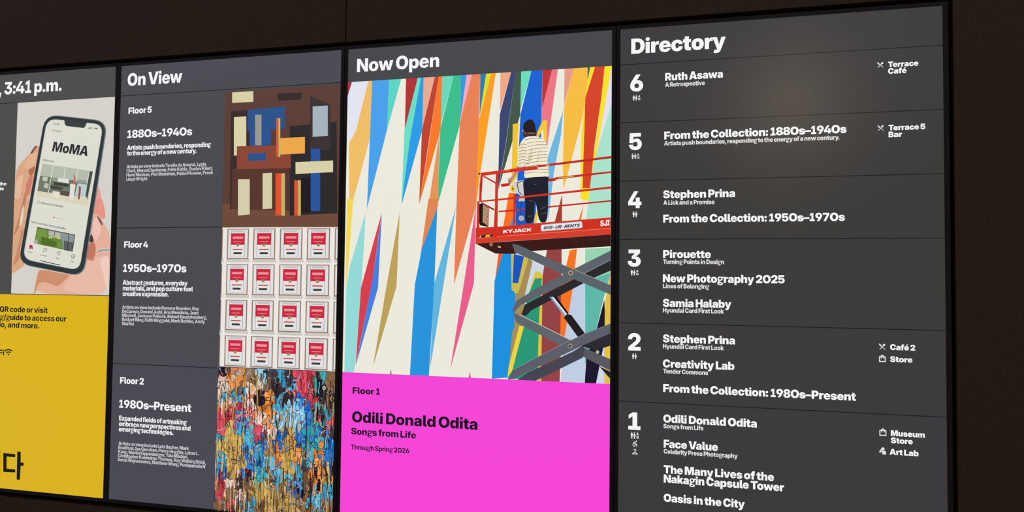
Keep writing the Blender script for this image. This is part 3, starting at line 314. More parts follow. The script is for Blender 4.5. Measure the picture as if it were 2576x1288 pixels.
"i":[263,[[66,0,66,546,197,546,197,0],[132,622,103,627,79,643,62,666,57,693,62,720,79,743,103,758,132,763,161,758,185,743,202,720,207,693,202,666,185,643,161,627]]],
"k":[572,[[186,170,186,328,206,328,400,546,553,546,312,276,284,276],[66,0,66,728,197,728,197,0],[408,0,233,247,321,340,565,0]]],
"l":[300,[[218,-4,151,5,103,32,76,76,66,136,66,728,197,728,197,157,199,132,206,115,219,105,239,102,258,103,270,105,292,7,261,0]]],
"m":[903,[[66,0,66,546,189,546,194,414,185,414,200,458,221,494,248,521,279,540,348,555,402,545,444,517,475,471,495,407,480,407,495,452,518,489,548,518,583,538,663,555,710,549,751,533,787,507,814,470,831,424,836,368,836,0,706,0,706,347,699,390,678,420,648,438,613,443,561,431,527,395,515,341,515,0,388,0,388,352,381,390,362,419,333,437,297,443,247,431,211,394,197,334,197,0]]],
"n":[614,[[197,319,197,0,66,0,66,546,190,546,192,411,182,411,210,472,249,517,299,544,361,553,414,547,459,529,496,499,524,458,542,408,548,347,548,0,417,0,417,326,410,375,389,411,356,434,312,442,253,427,212,386,201,355]]],
"o":[610,[[305,-11,230,-2,166,24,114,67,75,123,51,191,43,270,51,350,75,419,114,475,166,517,230,544,305,553,380,544,444,517,496,475,535,419,559,350,567,270,559,191,535,123,496,67,444,24,380,-2],[305,95,344,100,377,118,402,146,420,181,434,271,420,360,402,396,377,424,344,441,305,447,265,441,233,424,208,396,190,361,176,271,190,181,208,146,233,118,265,100]]],
"p":[625,[[66,-204,66,546,195,546,195,455,202,455,230,498,280,537,315,549,359,553,418,545,472,521,518,481,553,426,575,356,583,272,575,189,553,119,519,64,473,23,419,-2,358,-10,316,-6,281,6,231,44,202,87,197,87,197,-204],[322,97,360,103,392,120,416,147,434,182,445,225,449,272,445,320,434,362,417,397,392,423,360,440,322,446,284,440,252,424,227,398,209,364,198,322,195,272,198,223,209,181,228,146,253,119,284,103]]],
"r":[399,[[66,0,66,546,193,546,193,454,199,454,219,496,250,528,289,547,333,553,357,552,380,549,380,430,354,435,319,437,256,422,213,380,201,352,197,319,197,0]]],
"s":[552,[[275,-11,215,-6,163,7,118,30,83,60,57,99,42,145,164,167,180,132,204,108,236,93,278,88,319,93,351,106,371,127,377,152,373,173,359,190,337,203,304,213,211,233,143,255,95,288,67,331,57,386,64,434,85,474,118,508,163,532,217,548,279,553,337,548,387,535,427,514,460,486,483,451,498,411,382,389,348,436,319,451,281,456,244,452,215,439,195,419,188,394,192,373,205,356,229,342,264,331,358,312,426,290,474,259,502,217,511,164,504,115,481,73,445,38,398,11,340,-5]]],
"t":[356,[[323,546,323,444,10,444,10,546],[87,676,218,676,218,155,221,130,230,112,247,102,271,99,294,101,317,105,337,5,294,-5,251,-7,181,2,129,32,97,79,87,144]]],
"u":[614,[[254,-7,201,-1,155,17,118,47,90,88,72,138,66,199,66,546,197,546,197,219,204,171,225,135,259,112,303,104,362,118,402,161,413,191,417,227,417,546,548,546,548,0,424,0,422,135,432,135,403,73,364,29,314,2]]],
"y":[591,[[61,-194,92,-93,107,-97,159,-101,196,-82,217,-36,224,-2,18,546,158,546,256,252,285,146,309,38,276,38,302,147,333,252,435,546,573,546,339,-69,297,-144,269,-171,236,-192,196,-204,148,-208,98,-204]]]}}
KERN = {'Te': -70, 'To': -70, 'Tu': -60, 'Ta': -80, 'Va': -60, 'Vi': -20, 'y.': -70, 'y,': -70, 'r,': -60, 'r.': -60, 'Fa': -40, 'Wa': -50, 'Wo': -40, 'AC': -20, 'P.': -70, 'Ly': -30, 'Ma': 0, 'Th': 0, '–1': -20}
CAPH = 727.0
TRACK = {'H': -24, 'B': -22, 'M': -18, 'R': 0}
def contours(wt, ch):
    g = GLYPHS[wt].get(ch)
    if g is None: return 260, []
    return g[0], [[(c[i], c[i + 1]) for i in range(0, len(c), 2)] for c in g[1]]
GQ = {}
def glyph_quads(wt, ch):
    """a glyph cut into level strips by the non-zero winding rule, so that overlapping strokes stay solid"""
    if (wt, ch) in GQ: return GQ[(wt, ch)]
    adv, cs = contours(wt, ch)
    E = []
    for c in cs:
        for p, q in zip(c, c[1:] + c[:1]):
            if p[1] != q[1]: E.append((p, q, 1) if p[1] < q[1] else (q, p, -1))
    ys = set(p[1] for c in cs for p in c)
    for i, (p, q, w1) in enumerate(E):
        for p2, q2, w2 in E[i + 1:]:
            d1 = (q[0] - p[0], q[1] - p[1]); d2 = (q2[0] - p2[0], q2[1] - p2[1])
            den = d1[0] * d2[1] - d1[1] * d2[0]
            if abs(den) < 1e-9: continue
            t = ((p2[0] - p[0]) * d2[1] - (p2[1] - p[1]) * d2[0]) / den
            u = ((p2[0] - p[0]) * d1[1] - (p2[1] - p[1]) * d1[0]) / den
            if 0 < t < 1 and 0 < u < 1: ys.add(round(p[1] + t * d1[1], 2))
    ys = sorted(ys); quads = []
    X = lambda e, y: e[0][0] + (e[1][0] - e[0][0]) * (y - e[0][1]) / (e[1][1] - e[0][1])
    for ya, yb in zip(ys, ys[1:]):
        ym = (ya + yb) / 2
        act = sorted(((X(e, ym), e) for e in E if e[0][1] < ym < e[1][1]), key=lambda t: t[0])
        wn_ = 0
        for xm, e in act:
            if wn_ == 0: first = e
            wn_ += e[2]
            if wn_ == 0: quads.append([(X(first, ya), ya), (X(e, ya), ya), (X(e, yb), yb), (X(first, yb), yb)])
    GQ[(wt, ch)] = (adv, quads)
    return GQ[(wt, ch)]
SPACE = {'H': 142, 'B': 145, 'M': 168, 'R': 260}
LAY = {}
def layout(wt, s):
    """the strips of a line of text in font units, with its inked extent"""
    if (wt, s) in LAY: return LAY[(wt, s)]
    x = 0; out = []
    for k, ch in enumerate(s):
        adv, qs = glyph_quads(wt, ch)
        out += [[(px + x, py) for px, py in q] for q in qs]
        x += (SPACE[wt] if ch == ' ' else adv + TRACK[wt]) + KERN.get(s[k:k + 2], 0)
    xs = [px for q in out for px, py in q]
    LAY[(wt, s)] = (out, min(xs), max(xs))
    return LAY[(wt, s)]
def fix0(wt, s): return s.replace('0', 'O') if wt in 'HBM' and '-' not in s else s
def write_line(fl, wt, s, x, z, w, cap, m):
    g, lo, hi = layout(wt, fix0(wt, s)); kx = w / (hi - lo); kz = cap / CAPH
    fl.quads([[((px - lo) * kx + x, py * kz + z) for px, py in q] for q in g], m)
def write_free(fl, wt, s, o, e, u, m):
    g, lo, hi = layout(wt, fix0(wt, s)); w = hi - lo
    fl.quads([[(o[0] + (e[0] - o[0]) * (px - lo) / w + (u[0] - o[0]) * py / CAPH, o[1] + (e[1] - o[1]) * (px - lo) / w + (u[1] - o[1]) * py / CAPH) for px, py in q] for q in g], m)

# ------------------------------------------------------------------ what the displays show (tenths of a millimetre on each screen: x from its centre line, z from its lower edge)
TEXT = [
[0,"heading","B",", 3:41 p.m.",-735,11508,2276,363,"w"],
[0,"body_text","M","QR code or visit",-413,5089,1716,161,"k"],
[0,"body_text","M","g/guide to access our",-390,4858,2361,161,"k"],
[0,"body_text","M","io, and more.",-407,4638,1433,161,"k"],
[0,"body_text","M","Fi",-393,3825,196,161,"k"],
[0,"caption_text","B","the",-599,8804,269,99,"w"],
[0,"caption_text","B","de",-608,8660,186,98,"w"],
[1,"heading","B","On View",-3182,11519,1787,354,"w"],
[1,"floor_label","B","Floor 5",-3124,10725,769,178,"w"],
[1,"floor_label","B","Floor 4",-3140,6962,788,178,"w"],
[1,"floor_label","B","Floor 2",-3141,3192,778,178,"w"],
[1,"period_title","B","1880s–1940s",-3140,10042,2111,221,"w"],
[1,"period_title","B","1950s–1970s",-3152,6285,2055,221,"w"],
[1,"period_title","B","1980s–Present",-3149,2525,2317,221,"w"],
[2,"heading","B","Now Open",-3153,11490,2242,342,"w"],
[2,"floor_label","B","Floor 1",-3110,3251,749,158,"k"],
[2,"exhibit_title","B","Odili Donald Odita",-3112,2531,3316,272,"k"],
[2,"exhibit_subtitle","B","Songs from Life",-3129,2222,1750,166,"k"],
[2,"date_line","M","Through Spring 2026",-3131,1848,1578,120,"k"],
[3,"heading","H","Directory",-3152,11494,2129,359,"w"],
[3,"floor_number","H","6",-3172,10604,299,395,"w"],
[3,"floor_number","H","5",-3194,9228,296,395,"w"],
[3,"floor_number","H","4",-3206,7866,307,395,"w"],
[3,"floor_number","H","3",-3210,6509,299,395,"w"],
[3,"floor_number","H","2",-3194,4572,289,395,"w"],
[3,"floor_number","H","1",-3178,2758,277,395,"w"],
[3,"exhibit_title","H","Ruth Asawa",-2371,10816,1284,180,"w"],
[3,"exhibit_title","H","From the Collection: 1880s–1940s",-2388,9449,3891,180,"w"],
[3,"exhibit_title","H","Stephen Prina",-2407,8087,1582,180,"w"],
[3,"exhibit_title","H","From the Collection: 1950s–1970s",-2405,7526,3866,180,"w"],
[3,"exhibit_title","H","Pirouette",-2404,6711,1059,180,"w"],
[3,"exhibit_title","H","New Photography 2025",-2407,6156,2632,180,"w"],
[3,"exhibit_title","H","Samia Halaby",-2405,5593,1503,180,"w"],
[3,"exhibit_title","H","Stephen Prina",-2402,4780,1576,180,"w"],
[3,"exhibit_title","H","Creativity Lab",-2401,4212,1564,180,"w"],
[3,"exhibit_title","H","From the Collection: 1980s–Present",-2393,3653,4051,180,"w"],
[3,"exhibit_title","H","Odili Donald Odita",-2388,2964,2024,180,"w"],
[3,"exhibit_title","H","Face Value",-2377,2396,1186,180,"w"],
[3,"exhibit_title","H","The Many Lives of the",-2375,1820,2368,180,"w"],
[3,"exhibit_title","H","Nakagin Capsule Tower",-2374,1610,2576,180,"w"],
[3,"exhibit_title","H","Oasis in the City",-2373,1181,1755,180,"w"],
[3,"exhibit_subtitle","B","A Retrospective",-2371,10671,888,102,"w2"],
[3,"exhibit_subtitle","B","Artists push boundaries, responding to the energy of a new century.",-2388,9308,3748,102,"w2"],
[3,"exhibit_subtitle","B","A Lick and a Promise",-2402,7934,1135,102,"w2"],
[3,"exhibit_subtitle","B","Turning Points in Design",-2404,6575,1344,102,"w2"],
[3,"exhibit_subtitle","B","Lines of Belonging",-2406,6018,1029,102,"w2"],
[3,"exhibit_subtitle","B","Hyundai Card First Look",-2405,5464,1341,102,"w2"],
[3,"exhibit_subtitle","B","Hyundai Card First Look",-2402,4643,1339,102,"w2"],
[3,"exhibit_subtitle","B","Tender Commons",-2395,4077,991,102,"w2"],
[3,"exhibit_subtitle","B","Songs from Life",-2385,2833,882,102,"w2"],
[3,"exhibit_subtitle","B","Celebrity Press Photography",-2377,2263,1607,102,"w2"],
[3,"amenity_name","H","Terrace",2338,10839,593,121,"w"],
[3,"amenity_name","H","Café",2337,10695,361,121,"w"],
[3,"amenity_name","H","Terrace 5",2338,9466,715,121,"w"],
[3,"amenity_name","H","Bar",2337,9318,266,121,"w"],
[3,"amenity_name","H","Café 2",2335,4764,485,121,"w"],
[3,"amenity_name","H","Store",2333,4510,430,121,"w"],
[3,"amenity_name","H","Museum",2337,2949,650,121,"w"],
[3,"amenity_name","H","Store",2336,2797,421,121,"w"],
[3,"amenity_name","H","Art Lab",2310,2555,554,121,"w"]]
PARAGRAPHS = [
["description","B","w",[["Artists push boundaries, responding",-3134,9703,2706,131],["to the energy of a new century.",-3128,9548,2249,131]]],
["description","B","w",[["Abstract gestures, everyday",-3147,5928,2095,131],["materials, and pop culture fuel",-3142,5771,2264,131],["creative expression.",-3144,5617,1506,131]]],
["description","B","w",[["Expanded fields of artmaking",-3136,2176,2179,131],["embrace new perspectives and",-3139,2025,2300,131],["emerging technologies.",-3138,1877,1769,131]]],
["artist_list","B","w3",[["Artists on view include Tarsila do Amaral, Lygia",-3130,9189,2564,93],["Clark, Marcel Duchamp, Frida Kahlo, Gustav Klimt,",-3132,9072,2775,93],["Henri Matisse, Piet Mondrian, Pablo Picasso, Frank",-3133,8955,2796,93],["Lloyd Wright",-3133,8837,700,93]]],
["artist_list","B","w3",[["Artists on view include Romare Bearden, Roy",-3143,5263,2476,93],["DeCarava, Donald Judd, Ana Mendieta, Joan",-3142,5149,2456,93],["Mitchell, Jackson Pollock, Robert Rauschenberg,",-3142,5035,2725,93],["Bridget Riley, Faith Ringgold, Mark Rothko, Andy",-3138,4921,2659,93],["Warhol",-3138,4804,398,93]]],
["artist_list","B","w3",[["Artists on view include Lutz Bacher, Mark",-3132,1505,2256,93],["Bradford, Isa Genzken, Pierre Huyghe, Lotus L.",-3132,1392,2565,93],["Kang, Martin Kippenberger, Tala Madani,",-3132,1280,2241,93],["Christopher Kulendran Thomas, Kay WalkingStick,",-3136,1170,2801,93],["David Wojnarowicz, Matthew Wong, Pushpamala N",-3136,1059,2781,93]]]]
FREE_TEXT = [
[2,"mural_photo","lift_lettering","B","KYJACK",[803,7299],[1508,7344],[809,7380],"w"],
[2,"mural_photo","lift_lettering","B","800-UR-RENTS",[1795,7384],[2663,7442],[1817,7459],"k"],
[2,"mural_photo","lift_lettering","B","SJI",[3153,7451],[3373,7467],[3158,7582],"w"],
[0,"phone_photo","app_text","R","11:48",[1309,10531],[1520,10504],[1318,10587],"g"],
[0,"phone_photo","app_text","R","All Guides",[1268,10341],[1604,10295],[1275,10383],"g"],
[0,"phone_photo","app_text","R","LTE",[2613,10347],[2707,10332],[2620,10388],"g"],
[0,"phone_photo","app_text","R","Welcome",[974,9488],[1364,9427],[986,9544],"g"],
[0,"phone_photo","app_text","R","Welcome to MoMA",[954,8240],[1750,8108],[966,8298],"g"],
[0,"phone_photo","app_text","R","Find Your Way Around MoMA",[623,7691],[1867,7472],[635,7749],"g"],
[0,"phone_photo","app_text","R","Home",[544,6828],[712,6805],[549,6863],"g"],
[0,"phone_photo","app_text","R","Lookup",[1010,6738],[1233,6708],[1014,6777],"g"],
[0,"phone_photo","app_text","R","Map",[1558,6647],[1679,6624],[1562,6686],"g"],
[0,"phone_photo","app_text","R","Info",[2068,6556],[2188,6536],[2072,6595],"g"],
[0,"phone_photo","app_logo","B","MoMA",[1292,9754],[2537,9567],[1357,10032],"d"]]
DIVIDERS = [[3,-3388,3383,11250],[3,-3412,3391,9876],[3,-3424,3394,8506],[3,-3425,3407,7144],[3,-3420,3388,5204],[3,-3411,3386,3398],[1,-3381,3397,11246],[1,-3422,-17,7514],[1,-3408,-20,3738],[0,-737,3416,11242]]
ICONS = [["restroom_icon_ag",-3114,10393,181,125],["restroom_icon_ag",-3132,9020,184,126],["restroom_icon",-3102,7661,113,132],["restroom_icon_ag",-3139,6308,181,132],["restroom_icon",-3098,4376,112,132],["restroom_icon_ag",-3122,2555,187,153],["wheelchair_icon",-3081,2376,106,136],["hanger_icon",-3091,2198,134,125],["dining_icon",2123,10844,129,119],["dining_icon",2122,9469,125,121],["dining_icon",2119,4767,130,127],["shopping_bag_icon",2116,4502,134,154],["shopping_bag_icon",2113,2939,139,160],["shapes_icon",2103,2549,137,149]]
RECTS = {"mural":[-3374,3780,3386,11240],"phone":[-22,5628,3406,11240],"painting":[-28,7515,3419,11196],"prints":[-12,3784,3437,7500],"abstract":[-22,151,3410,3766],"yellow":[-304,2,3402,5606]}
SHAPES = [
[2,"mural_photo/wedge_mural",[226,229,240],[[-3286,11239],[-2827,11233],[-3156,9938],[-3359,9705],[-3383,10870]]],
[2,"mural_photo/wedge_mural",[168,52,66],[[-3391,11245],[-3286,11243],[-3383,10870]]],
[2,"mural_photo/wedge_mural",[240,190,102],[[-2827,11229],[-2720,11231],[-2752,9762],[-3166,8264],[-3291,7599],[-3340,9625],[-3148,9977]]],
[2,"mural_photo/wedge_mural",[74,160,234],[[-2720,11231],[-2260,11229],[-2292,9942],[-2807,7941],[-2757,9763]]],
[2,"mural_photo/wedge_mural",[92,212,196],[[-2260,11229],[-1922,11225],[-2292,9942]]],
[2,"mural_photo/wedge_mural",[178,50,50],[[-1793,11221],[-1476,11223],[-1804,9923]]],
[2,"mural_photo/wedge_mural",[108,222,196],[[-1476,11223],[-1389,11221],[-1864,8045],[-1812,9923]]],
[2,"mural_photo/wedge_mural",[44,156,230],[[-1389,11221],[-1319,11221],[-1335,9904],[-1863,8006],[-1666,9643]]],
[2,"mural_photo/wedge_mural",[232,172,146],[[-1319,11221],[-1018,11219],[-1335,9904]]],
[2,"mural_photo/wedge_mural",[190,68,46],[[-1018,11219],[-916,11217],[-1387,8038],[-1343,9904]]],
[2,"mural_photo/wedge_mural",[250,122,38],[[-916,11217],[-826,11216],[-847,9884],[-1387,8030],[-1168,9469]]],
[2,"mural_photo/wedge_mural",[106,216,186],[[-826,11216],[-522,11214],[-845,10039]]],
[2,"mural_photo/wedge_mural",[60,190,140],[[-522,11214],[-332,11214],[-340,10017],[-893,8038],[-856,9923]]],
[2,"mural_photo/wedge_mural",[52,152,222],[[-332,11214],[-187,11213],[-337,10094]]],
[2,"mural_photo/wedge_mural",[240,168,188],[[-187,11213],[-47,11213],[-336,10056]]],
[2,"mural_photo/wedge_mural",[232,130,84],[[-47,11213],[171,11211],[142,9805],[94,7958],[-441,6048],[-407,7908],[-348,10018]]],
[2,"mural_photo/wedge_mural",[44,122,172],[[171,11211],[318,11210],[161,10187]]],
[2,"mural_photo/wedge_mural",[216,222,36],[[318,11210],[448,11210],[165,10187]]],
[2,"mural_photo/wedge_mural",[252,158,32],[[448,11210],[566,11211],[191,8735],[88,7825],[150,10111]]],
[2,"mural_photo/wedge_mural",[238,168,132],[[684,11211],[953,11211],[679,10278]]],
[2,"mural_photo/wedge_mural",[58,70,114],[[953,11211],[1069,11207],[836,9475],[655,8346],[676,10202]]],
[2,"mural_photo/wedge_mural",[66,88,72],[[1069,11207],[1204,11207],[1192,10178],[741,8646],[659,8327],[851,9550]]],
[2,"mural_photo/wedge_mural",[108,222,186],[[1204,11207],[1458,11207],[1195,10292]]],
[2,"mural_photo/wedge_mural",[22,98,208],[[1458,11207],[1733,11205],[1723,10267],[1711,9518],[1311,7555],[1101,7557],[1139,8636],[1196,10178]]],
[2,"mural_photo/wedge_mural",[188,52,48],[[1733,11205],[1968,11206],[1730,10304]]],
[2,"mural_photo/wedge_mural",[236,118,132],[[1968,11206],[2111,11205],[1864,9363],[1718,9967],[1730,10304]]],
[2,"mural_photo/wedge_mural",[228,158,132],[[2272,11221],[2496,11218],[2268,10352]]],
[2,"mural_photo/wedge_mural",[247,188,64],[[2496,11218],[2830,11220],[2823,10658],[2688,9925],[2270,8332],[2253,8979],[2269,10315]]],
[2,"mural_photo/wedge_mural",[70,92,78],[[2830,11220],[2889,11220],[2828,10917]]],
[2,"mural_photo/wedge_mural",[246,222,44],[[2889,11220],[3003,11221],[2831,10509],[2804,9073],[2749,8083],[2679,8121],[2689,9703],[2821,10880]]],
[2,"mural_photo/wedge_mural",[250,226,40],[[3233,11217],[3342,11218],[3053,9102],[2903,8063],[2731,8065],[2736,8414],[2918,8593],[3154,10456]]],
[2,"mural_photo/wedge_mural",[214,68,36],[[3003,11221],[3233,11221],[3154,10456],[3014,9433],[2905,8355],[2729,8359],[2779,10512]]],
[2,"mural_photo/wedge_mural",[228,224,238],[[3342,11222],[3397,11222],[3387,10334],[3060,9212]]],
[2,"mural_photo/wedge_mural",[170,226,204],[[3391,10334],[3382,7536],[2808,7541],[2946,8739],[3070,9248]]],
[2,"mural_photo/wedge_mural",[112,182,222],[[2247,10242],[2199,9649],[2038,8763],[1899,7550],[1877,9102]]],
[2,"mural_photo/wedge_mural",[166,62,52],[[2241,8221],[2239,7547],[2060,7548]]],
[2,"mural_photo/wedge_mural",[242,126,34],[[2753,7973],[2690,7542],[2624,7543]]],
[2,"mural_photo/wedge_mural",[230,150,88],[[-871,9846],[-884,7992],[-1138,7578],[-1200,7579]]],
[2,"mural_photo/wedge_mural",[224,134,84],[[-1141,8176],[-887,8171],[-903,7950],[-1419,6102]]],
[2,"mural_photo/wedge_mural",[240,196,52],[[1009,9960],[1171,9975],[1136,9690],[1139,8674],[994,8489]]],
[2,"mural_photo/wedge_mural",[244,200,56],[[1588,9673],[1744,10011],[1854,10017],[1863,9475],[1782,9553],[1761,9815],[1649,9614]]],
[2,"mural_photo/wedge_mural",[242,216,84],[[-3361,8215],[-3187,8212],[-3274,6766],[-3347,5855],[-3363,7070]]],
[2,"mural_photo/wedge_mural",[148,218,216],[[-2841,7845],[-2849,7371],[-2920,5936],[-3045,3979],[-3090,3775],[-3346,3772],[-3339,5893],[-3259,6424]]],
[2,"mural_photo/wedge_mural",[214,64,78],[[-2389,7858],[-2620,6090],[-3037,3960],[-2928,5936]]],
[2,"mural_photo/wedge_mural",[68,128,230],[[-2388,7820],[-2459,5942],[-3036,3942],[-2620,6090]]],
[2,"mural_photo/wedge_mural",[190,162,90],[[-1901,7852],[-1957,5985],[-2563,3923],[-2237,5944]]],
[2,"mural_photo/wedge_mural",[40,110,90],[[-2068,3905],[-2054,3787],[-2094,3786]]],
[2,"mural_photo/wedge_mural",[40,148,220],[[-903,7950],[-952,6034],[-1061,3799],[-1562,3793],[-1469,6028],[-1298,6917]]],
[2,"mural_photo/wedge_mural",[98,182,222],[[-411,7979],[-701,6110],[-1033,3946],[-963,6034]]],
[2,"mural_photo/wedge_mural",[234,94,140],[[101,8008],[72,6082],[-508,3960],[-200,5970]]],
[2,"mural_photo/wedge_mural",[190,50,50],[[2,3933],[19,3801],[-26,3799]]],
[2,"mural_photo/wedge_mural",[240,96,42],[[687,6815],[795,6822],[605,6159]]],
[2,"mural_photo/wedge_mural",[28,144,222],[[795,6822],[1002,6837],[1030,5985],[1120,5843],[1106,5060],[980,3827],[555,3809],[594,6141]]],
[2,"mural_photo/wedge_mural",[250,112,34],[[928,8279],[1098,8276],[1021,7490],[798,7473]]],
[2,"mural_photo/wedge_mural",[60,150,220],[[1042,7714],[1104,7706],[1098,7489],[972,7487]]],
[2,"mural_photo/wedge_mural",[26,88,196],[[1105,8268],[1609,8363],[1602,7537],[1106,7489]]],
[2,"mural_photo/wedge_mural",[206,216,228],[[1525,6631],[1943,6455],[1659,5922],[1351,5811]]],
[2,"mural_photo/wedge_mural",[164,142,88],[[1440,6702],[1536,6613],[1354,5811],[1358,5066],[984,4097],[1049,4916],[1099,5024],[1120,5843],[1219,6130]]],
[2,"mural_photo/wedge_mural",[206,186,76],[[1002,6801],[1440,6702],[1186,5844],[1023,5928]]],
[2,"mural_photo/wedge_mural",[20,86,190],[[1072,6801],[1323,6737],[1183,6094],[1047,6100]]],
[2,"mural_photo/wedge_mural",[222,196,66],[[1600,6382],[1734,6365],[1786,6277],[1787,4584],[1773,3804],[1686,3801],[1683,5286],[1442,5848]]],
[2,"mural_photo/wedge_mural",[42,152,118],[[1602,6212],[1764,6221],[1708,5287],[1684,4089],[1570,3831],[951,3819],[1217,4920],[1449,5848]]],
[2,"mural_photo/wedge_mural",[238,212,62],[[1223,5070],[1340,5073],[1059,3993],[943,3825],[973,4096]]],
[2,"mural_photo/wedge_mural",[148,68,68],[[1885,6898],[2239,6922],[2245,4948],[2216,3810],[1773,3811],[1782,6277]]],
[2,"mural_photo/wedge_mural",[246,116,32],[[2432,6880],[2605,6922],[2490,5793],[2328,4846],[2225,4843],[2233,6000]]],
[2,"mural_photo/wedge_mural",[192,206,228],[[2517,6003],[2814,6216],[2831,3816],[2237,3811],[2328,4846]]],
[2,"mural_photo/wedge_mural",[150,212,180],[[2802,6922],[3360,6949],[3363,6360],[2808,6146]]],
[2,"mural_photo/wedge_mural",[94,184,168],[[2808,6146],[3363,6360],[3236,5735],[3084,5075],[2822,4202]]],
[2,"mural_photo/wedge_mural",[30,26,44],[[3260,5736],[3284,5218],[3243,4631],[3078,3792],[2814,3794],[2845,4341],[3091,5075]]],
[2,"mural_photo/wedge_mural",[206,216,232],[[3243,4631],[3294,4633],[3265,3797],[3078,3792]]],
[2,"mural_photo/wedge_mural",[224,192,72],[[3339,6429],[3363,6429],[3378,3798],[3265,3797],[3274,5667]]],
[2,"mural_photo/scissor_arm#rear",[94,100,107],[[3359,6881],[3361,6665],[2797,6350],[2519,6202],[1251,5567],[1100,5401],[1050,5437],[1143,5669],[1656,5987],[2267,6302],[2532,6443]]],
[2,"mural_photo/scissor_arm#rear",[44,42,45],[[3361,6657],[3362,6412],[3031,6248],[1510,5446],[1390,5311],[1271,5338],[1357,5584],[2519,6199]]],
[2,"mural_photo/scissor_arm#lower",[96,102,108],[[1069,5378],[1223,5337],[2516,4755],[2236,4634],[1148,5150]]],
[2,"mural_photo/scissor_arm#lower",[200,190,172],[[1215,5331],[1875,5034],[1882,5050],[1223,5347]]],
[2,"mural_photo/scissor_arm#lower",[200,190,172],[[1868,5037],[2500,4745],[2508,4761],[1876,5053]]],
[2,"mural_photo/scissor_arm#lower",[88,88,93],[[2765,4611],[3360,4354],[3361,4086],[2576,4482]]],
[2,"mural_photo/scissor_arm#lower",[32,30,36],[[3145,4185],[3362,4065],[3363,3905]]],
[2,"mural_photo/hydraulic_cylinder",[24,24,28],[[2056,5779],[2138,5773],[2415,5399],[2378,5354]]],
[2,"mural_photo/hydraulic_cylinder",[128,158,200],[[1956,5778],[2056,5775],[2386,5362],[2316,5317]]],
[2,"mural_photo/hydraulic_cylinder",[232,228,215],[[2006,5774],[2056,5775],[2385,5372],[2358,5339]]],
[2,"mural_photo/hydraulic_cylinder",[34,32,33],[[2305,5295],[2385,5380],[2481,5361],[2807,4937],[2647,4839]]],
[2,"mural_photo/hydraulic_cylinder",[52,50,53],[[2903,4709],[2990,4740],[3150,4551],[3074,4506]]],
[2,"mural_photo/hydraulic_cylinder",[196,186,176],[[3150,4508],[3147,4491],[3135,4476],[3119,4468],[3101,4467],[3085,4475],[3074,4488],[3070,4506],[3074,4523],[3085,4538],[3101,4546],[3119,4546],[3135,4539],[3146,4526]]],
[2,"mural_photo/scissor_arm#front",[68,70,80],[[2751,4646],[2810,4562],[2760,4365],[1647,3817],[1193,3818],[1434,3958],[2532,4502]]],
[2,"mural_photo/scissor_arm#front",[45,43,48],[[3356,4955],[3358,4666],[3100,4554],[2751,4618],[2750,4661]]],
[2,"mural_photo/scissor_arm#front",[92,95,104],[[3355,5175],[3356,4952],[2751,4646],[1162,3836],[976,3812],[1077,4010],[1702,4349],[2457,4753],[2821,4940]]],
[2,"mural_photo/scissor_arm#front",[150,152,158],[[1085,4009],[1706,4353],[1701,4362],[1080,4018]]],
[2,"mural_photo/scissor_arm#front",[150,152,158],[[1702,4351],[2461,4756],[2456,4764],[1698,4360]]],
[2,"mural_photo/scissor_arm#front",[150,152,158],[[2457,4754],[3359,5174],[3355,5183],[2453,4763]]],
[2,"mural_photo/scissor_arm#front",[150,142,130],[[2521,4632],[2515,4607],[2499,4586],[2476,4574],[2449,4573],[2426,4583],[2409,4603],[2403,4628],[2409,4654],[2425,4674],[2449,4686],[2475,4687],[2498,4677],[2515,4657]]],
[2,"mural_photo/scissor_arm#front",[60,58,56],[[2487,4626],[2484,4613],[2475,4601],[2462,4595],[2448,4594],[2435,4600],[2426,4611],[2422,4624],[2425,4638],[2434,4650],[2447,4656],[2462,4657],[2475,4651],[2484,4640]]],
[2,"mural_photo/guard_rail#rear",[196,44,36],[[1879,8601],[2074,8618],[2090,8551],[1887,8531]]],
[2,"mural_photo/guard_rail#rear",[196,44,36],[[2074,8636],[3376,8744],[3376,8703],[2082,8577]]],
[2,"mural_photo/guard_rail#rear",[196,44,36],[[724,8500],[948,8525],[957,8454],[748,8429]]],
[2,"mural_photo/guard_rail#rear",[196,44,36],[[1885,7941],[3373,8064],[3373,8028],[1885,7903]]],
[2,"mural_photo/guard_rail#rear",[196,44,36],[[677,7846],[1332,7893],[1332,7857],[677,7809]]],
[2,"mural_photo/guard_rail#rear",[196,44,36],[[1052,8254],[1109,8253],[1101,7504],[1046,7501]]],
[2,"mural_photo/guard_rail#rear",[214,180,60],[[2134,8624],[2521,8659],[2521,8637],[2134,8599]]],
[2,"mural_photo/bucket",[216,212,206],[[1017,8569],[1302,8574],[1305,8308],[1082,8312]]],
[2,"mural_photo/bucket",[208,206,202],[[1080,8524],[1302,8534],[1305,8234],[1213,8221],[1074,8299]]],
[2,"mural_photo/bucket",[40,38,40],[[1288,8566],[1128,8531],[1132,8513],[1293,8549]]],
[2,"mural_photo/bucket",[40,38,40],[[1124,8525],[1166,8307],[1184,8310],[1142,8528]]],
[2,"mural_photo/bucket",[40,38,40],[[1165,8308],[1255,8211],[1269,8223],[1178,8320]]],
[2,"mural_photo/bucket",[190,196,200],[[1216,8228],[1321,8241],[1330,8069],[1169,8069]]],
[2,"mural_photo/power_cord",[50,56,64],[[1238,8074],[1224,7889],[1240,7888],[1254,8073]]],
[2,"mural_photo/power_cord",[50,56,64],[[1224,7894],[1244,7559],[1259,7560],[1240,7895]]],
[2,"mural_photo/power_cord",[176,174,170],[[1320,7659],[1314,7629],[1294,7605],[1266,7592],[1235,7593],[1207,7606],[1187,7630],[1179,7660],[1186,7690],[1205,7714],[1234,7727],[1265,7726],[1293,7713],[1313,7688]]],
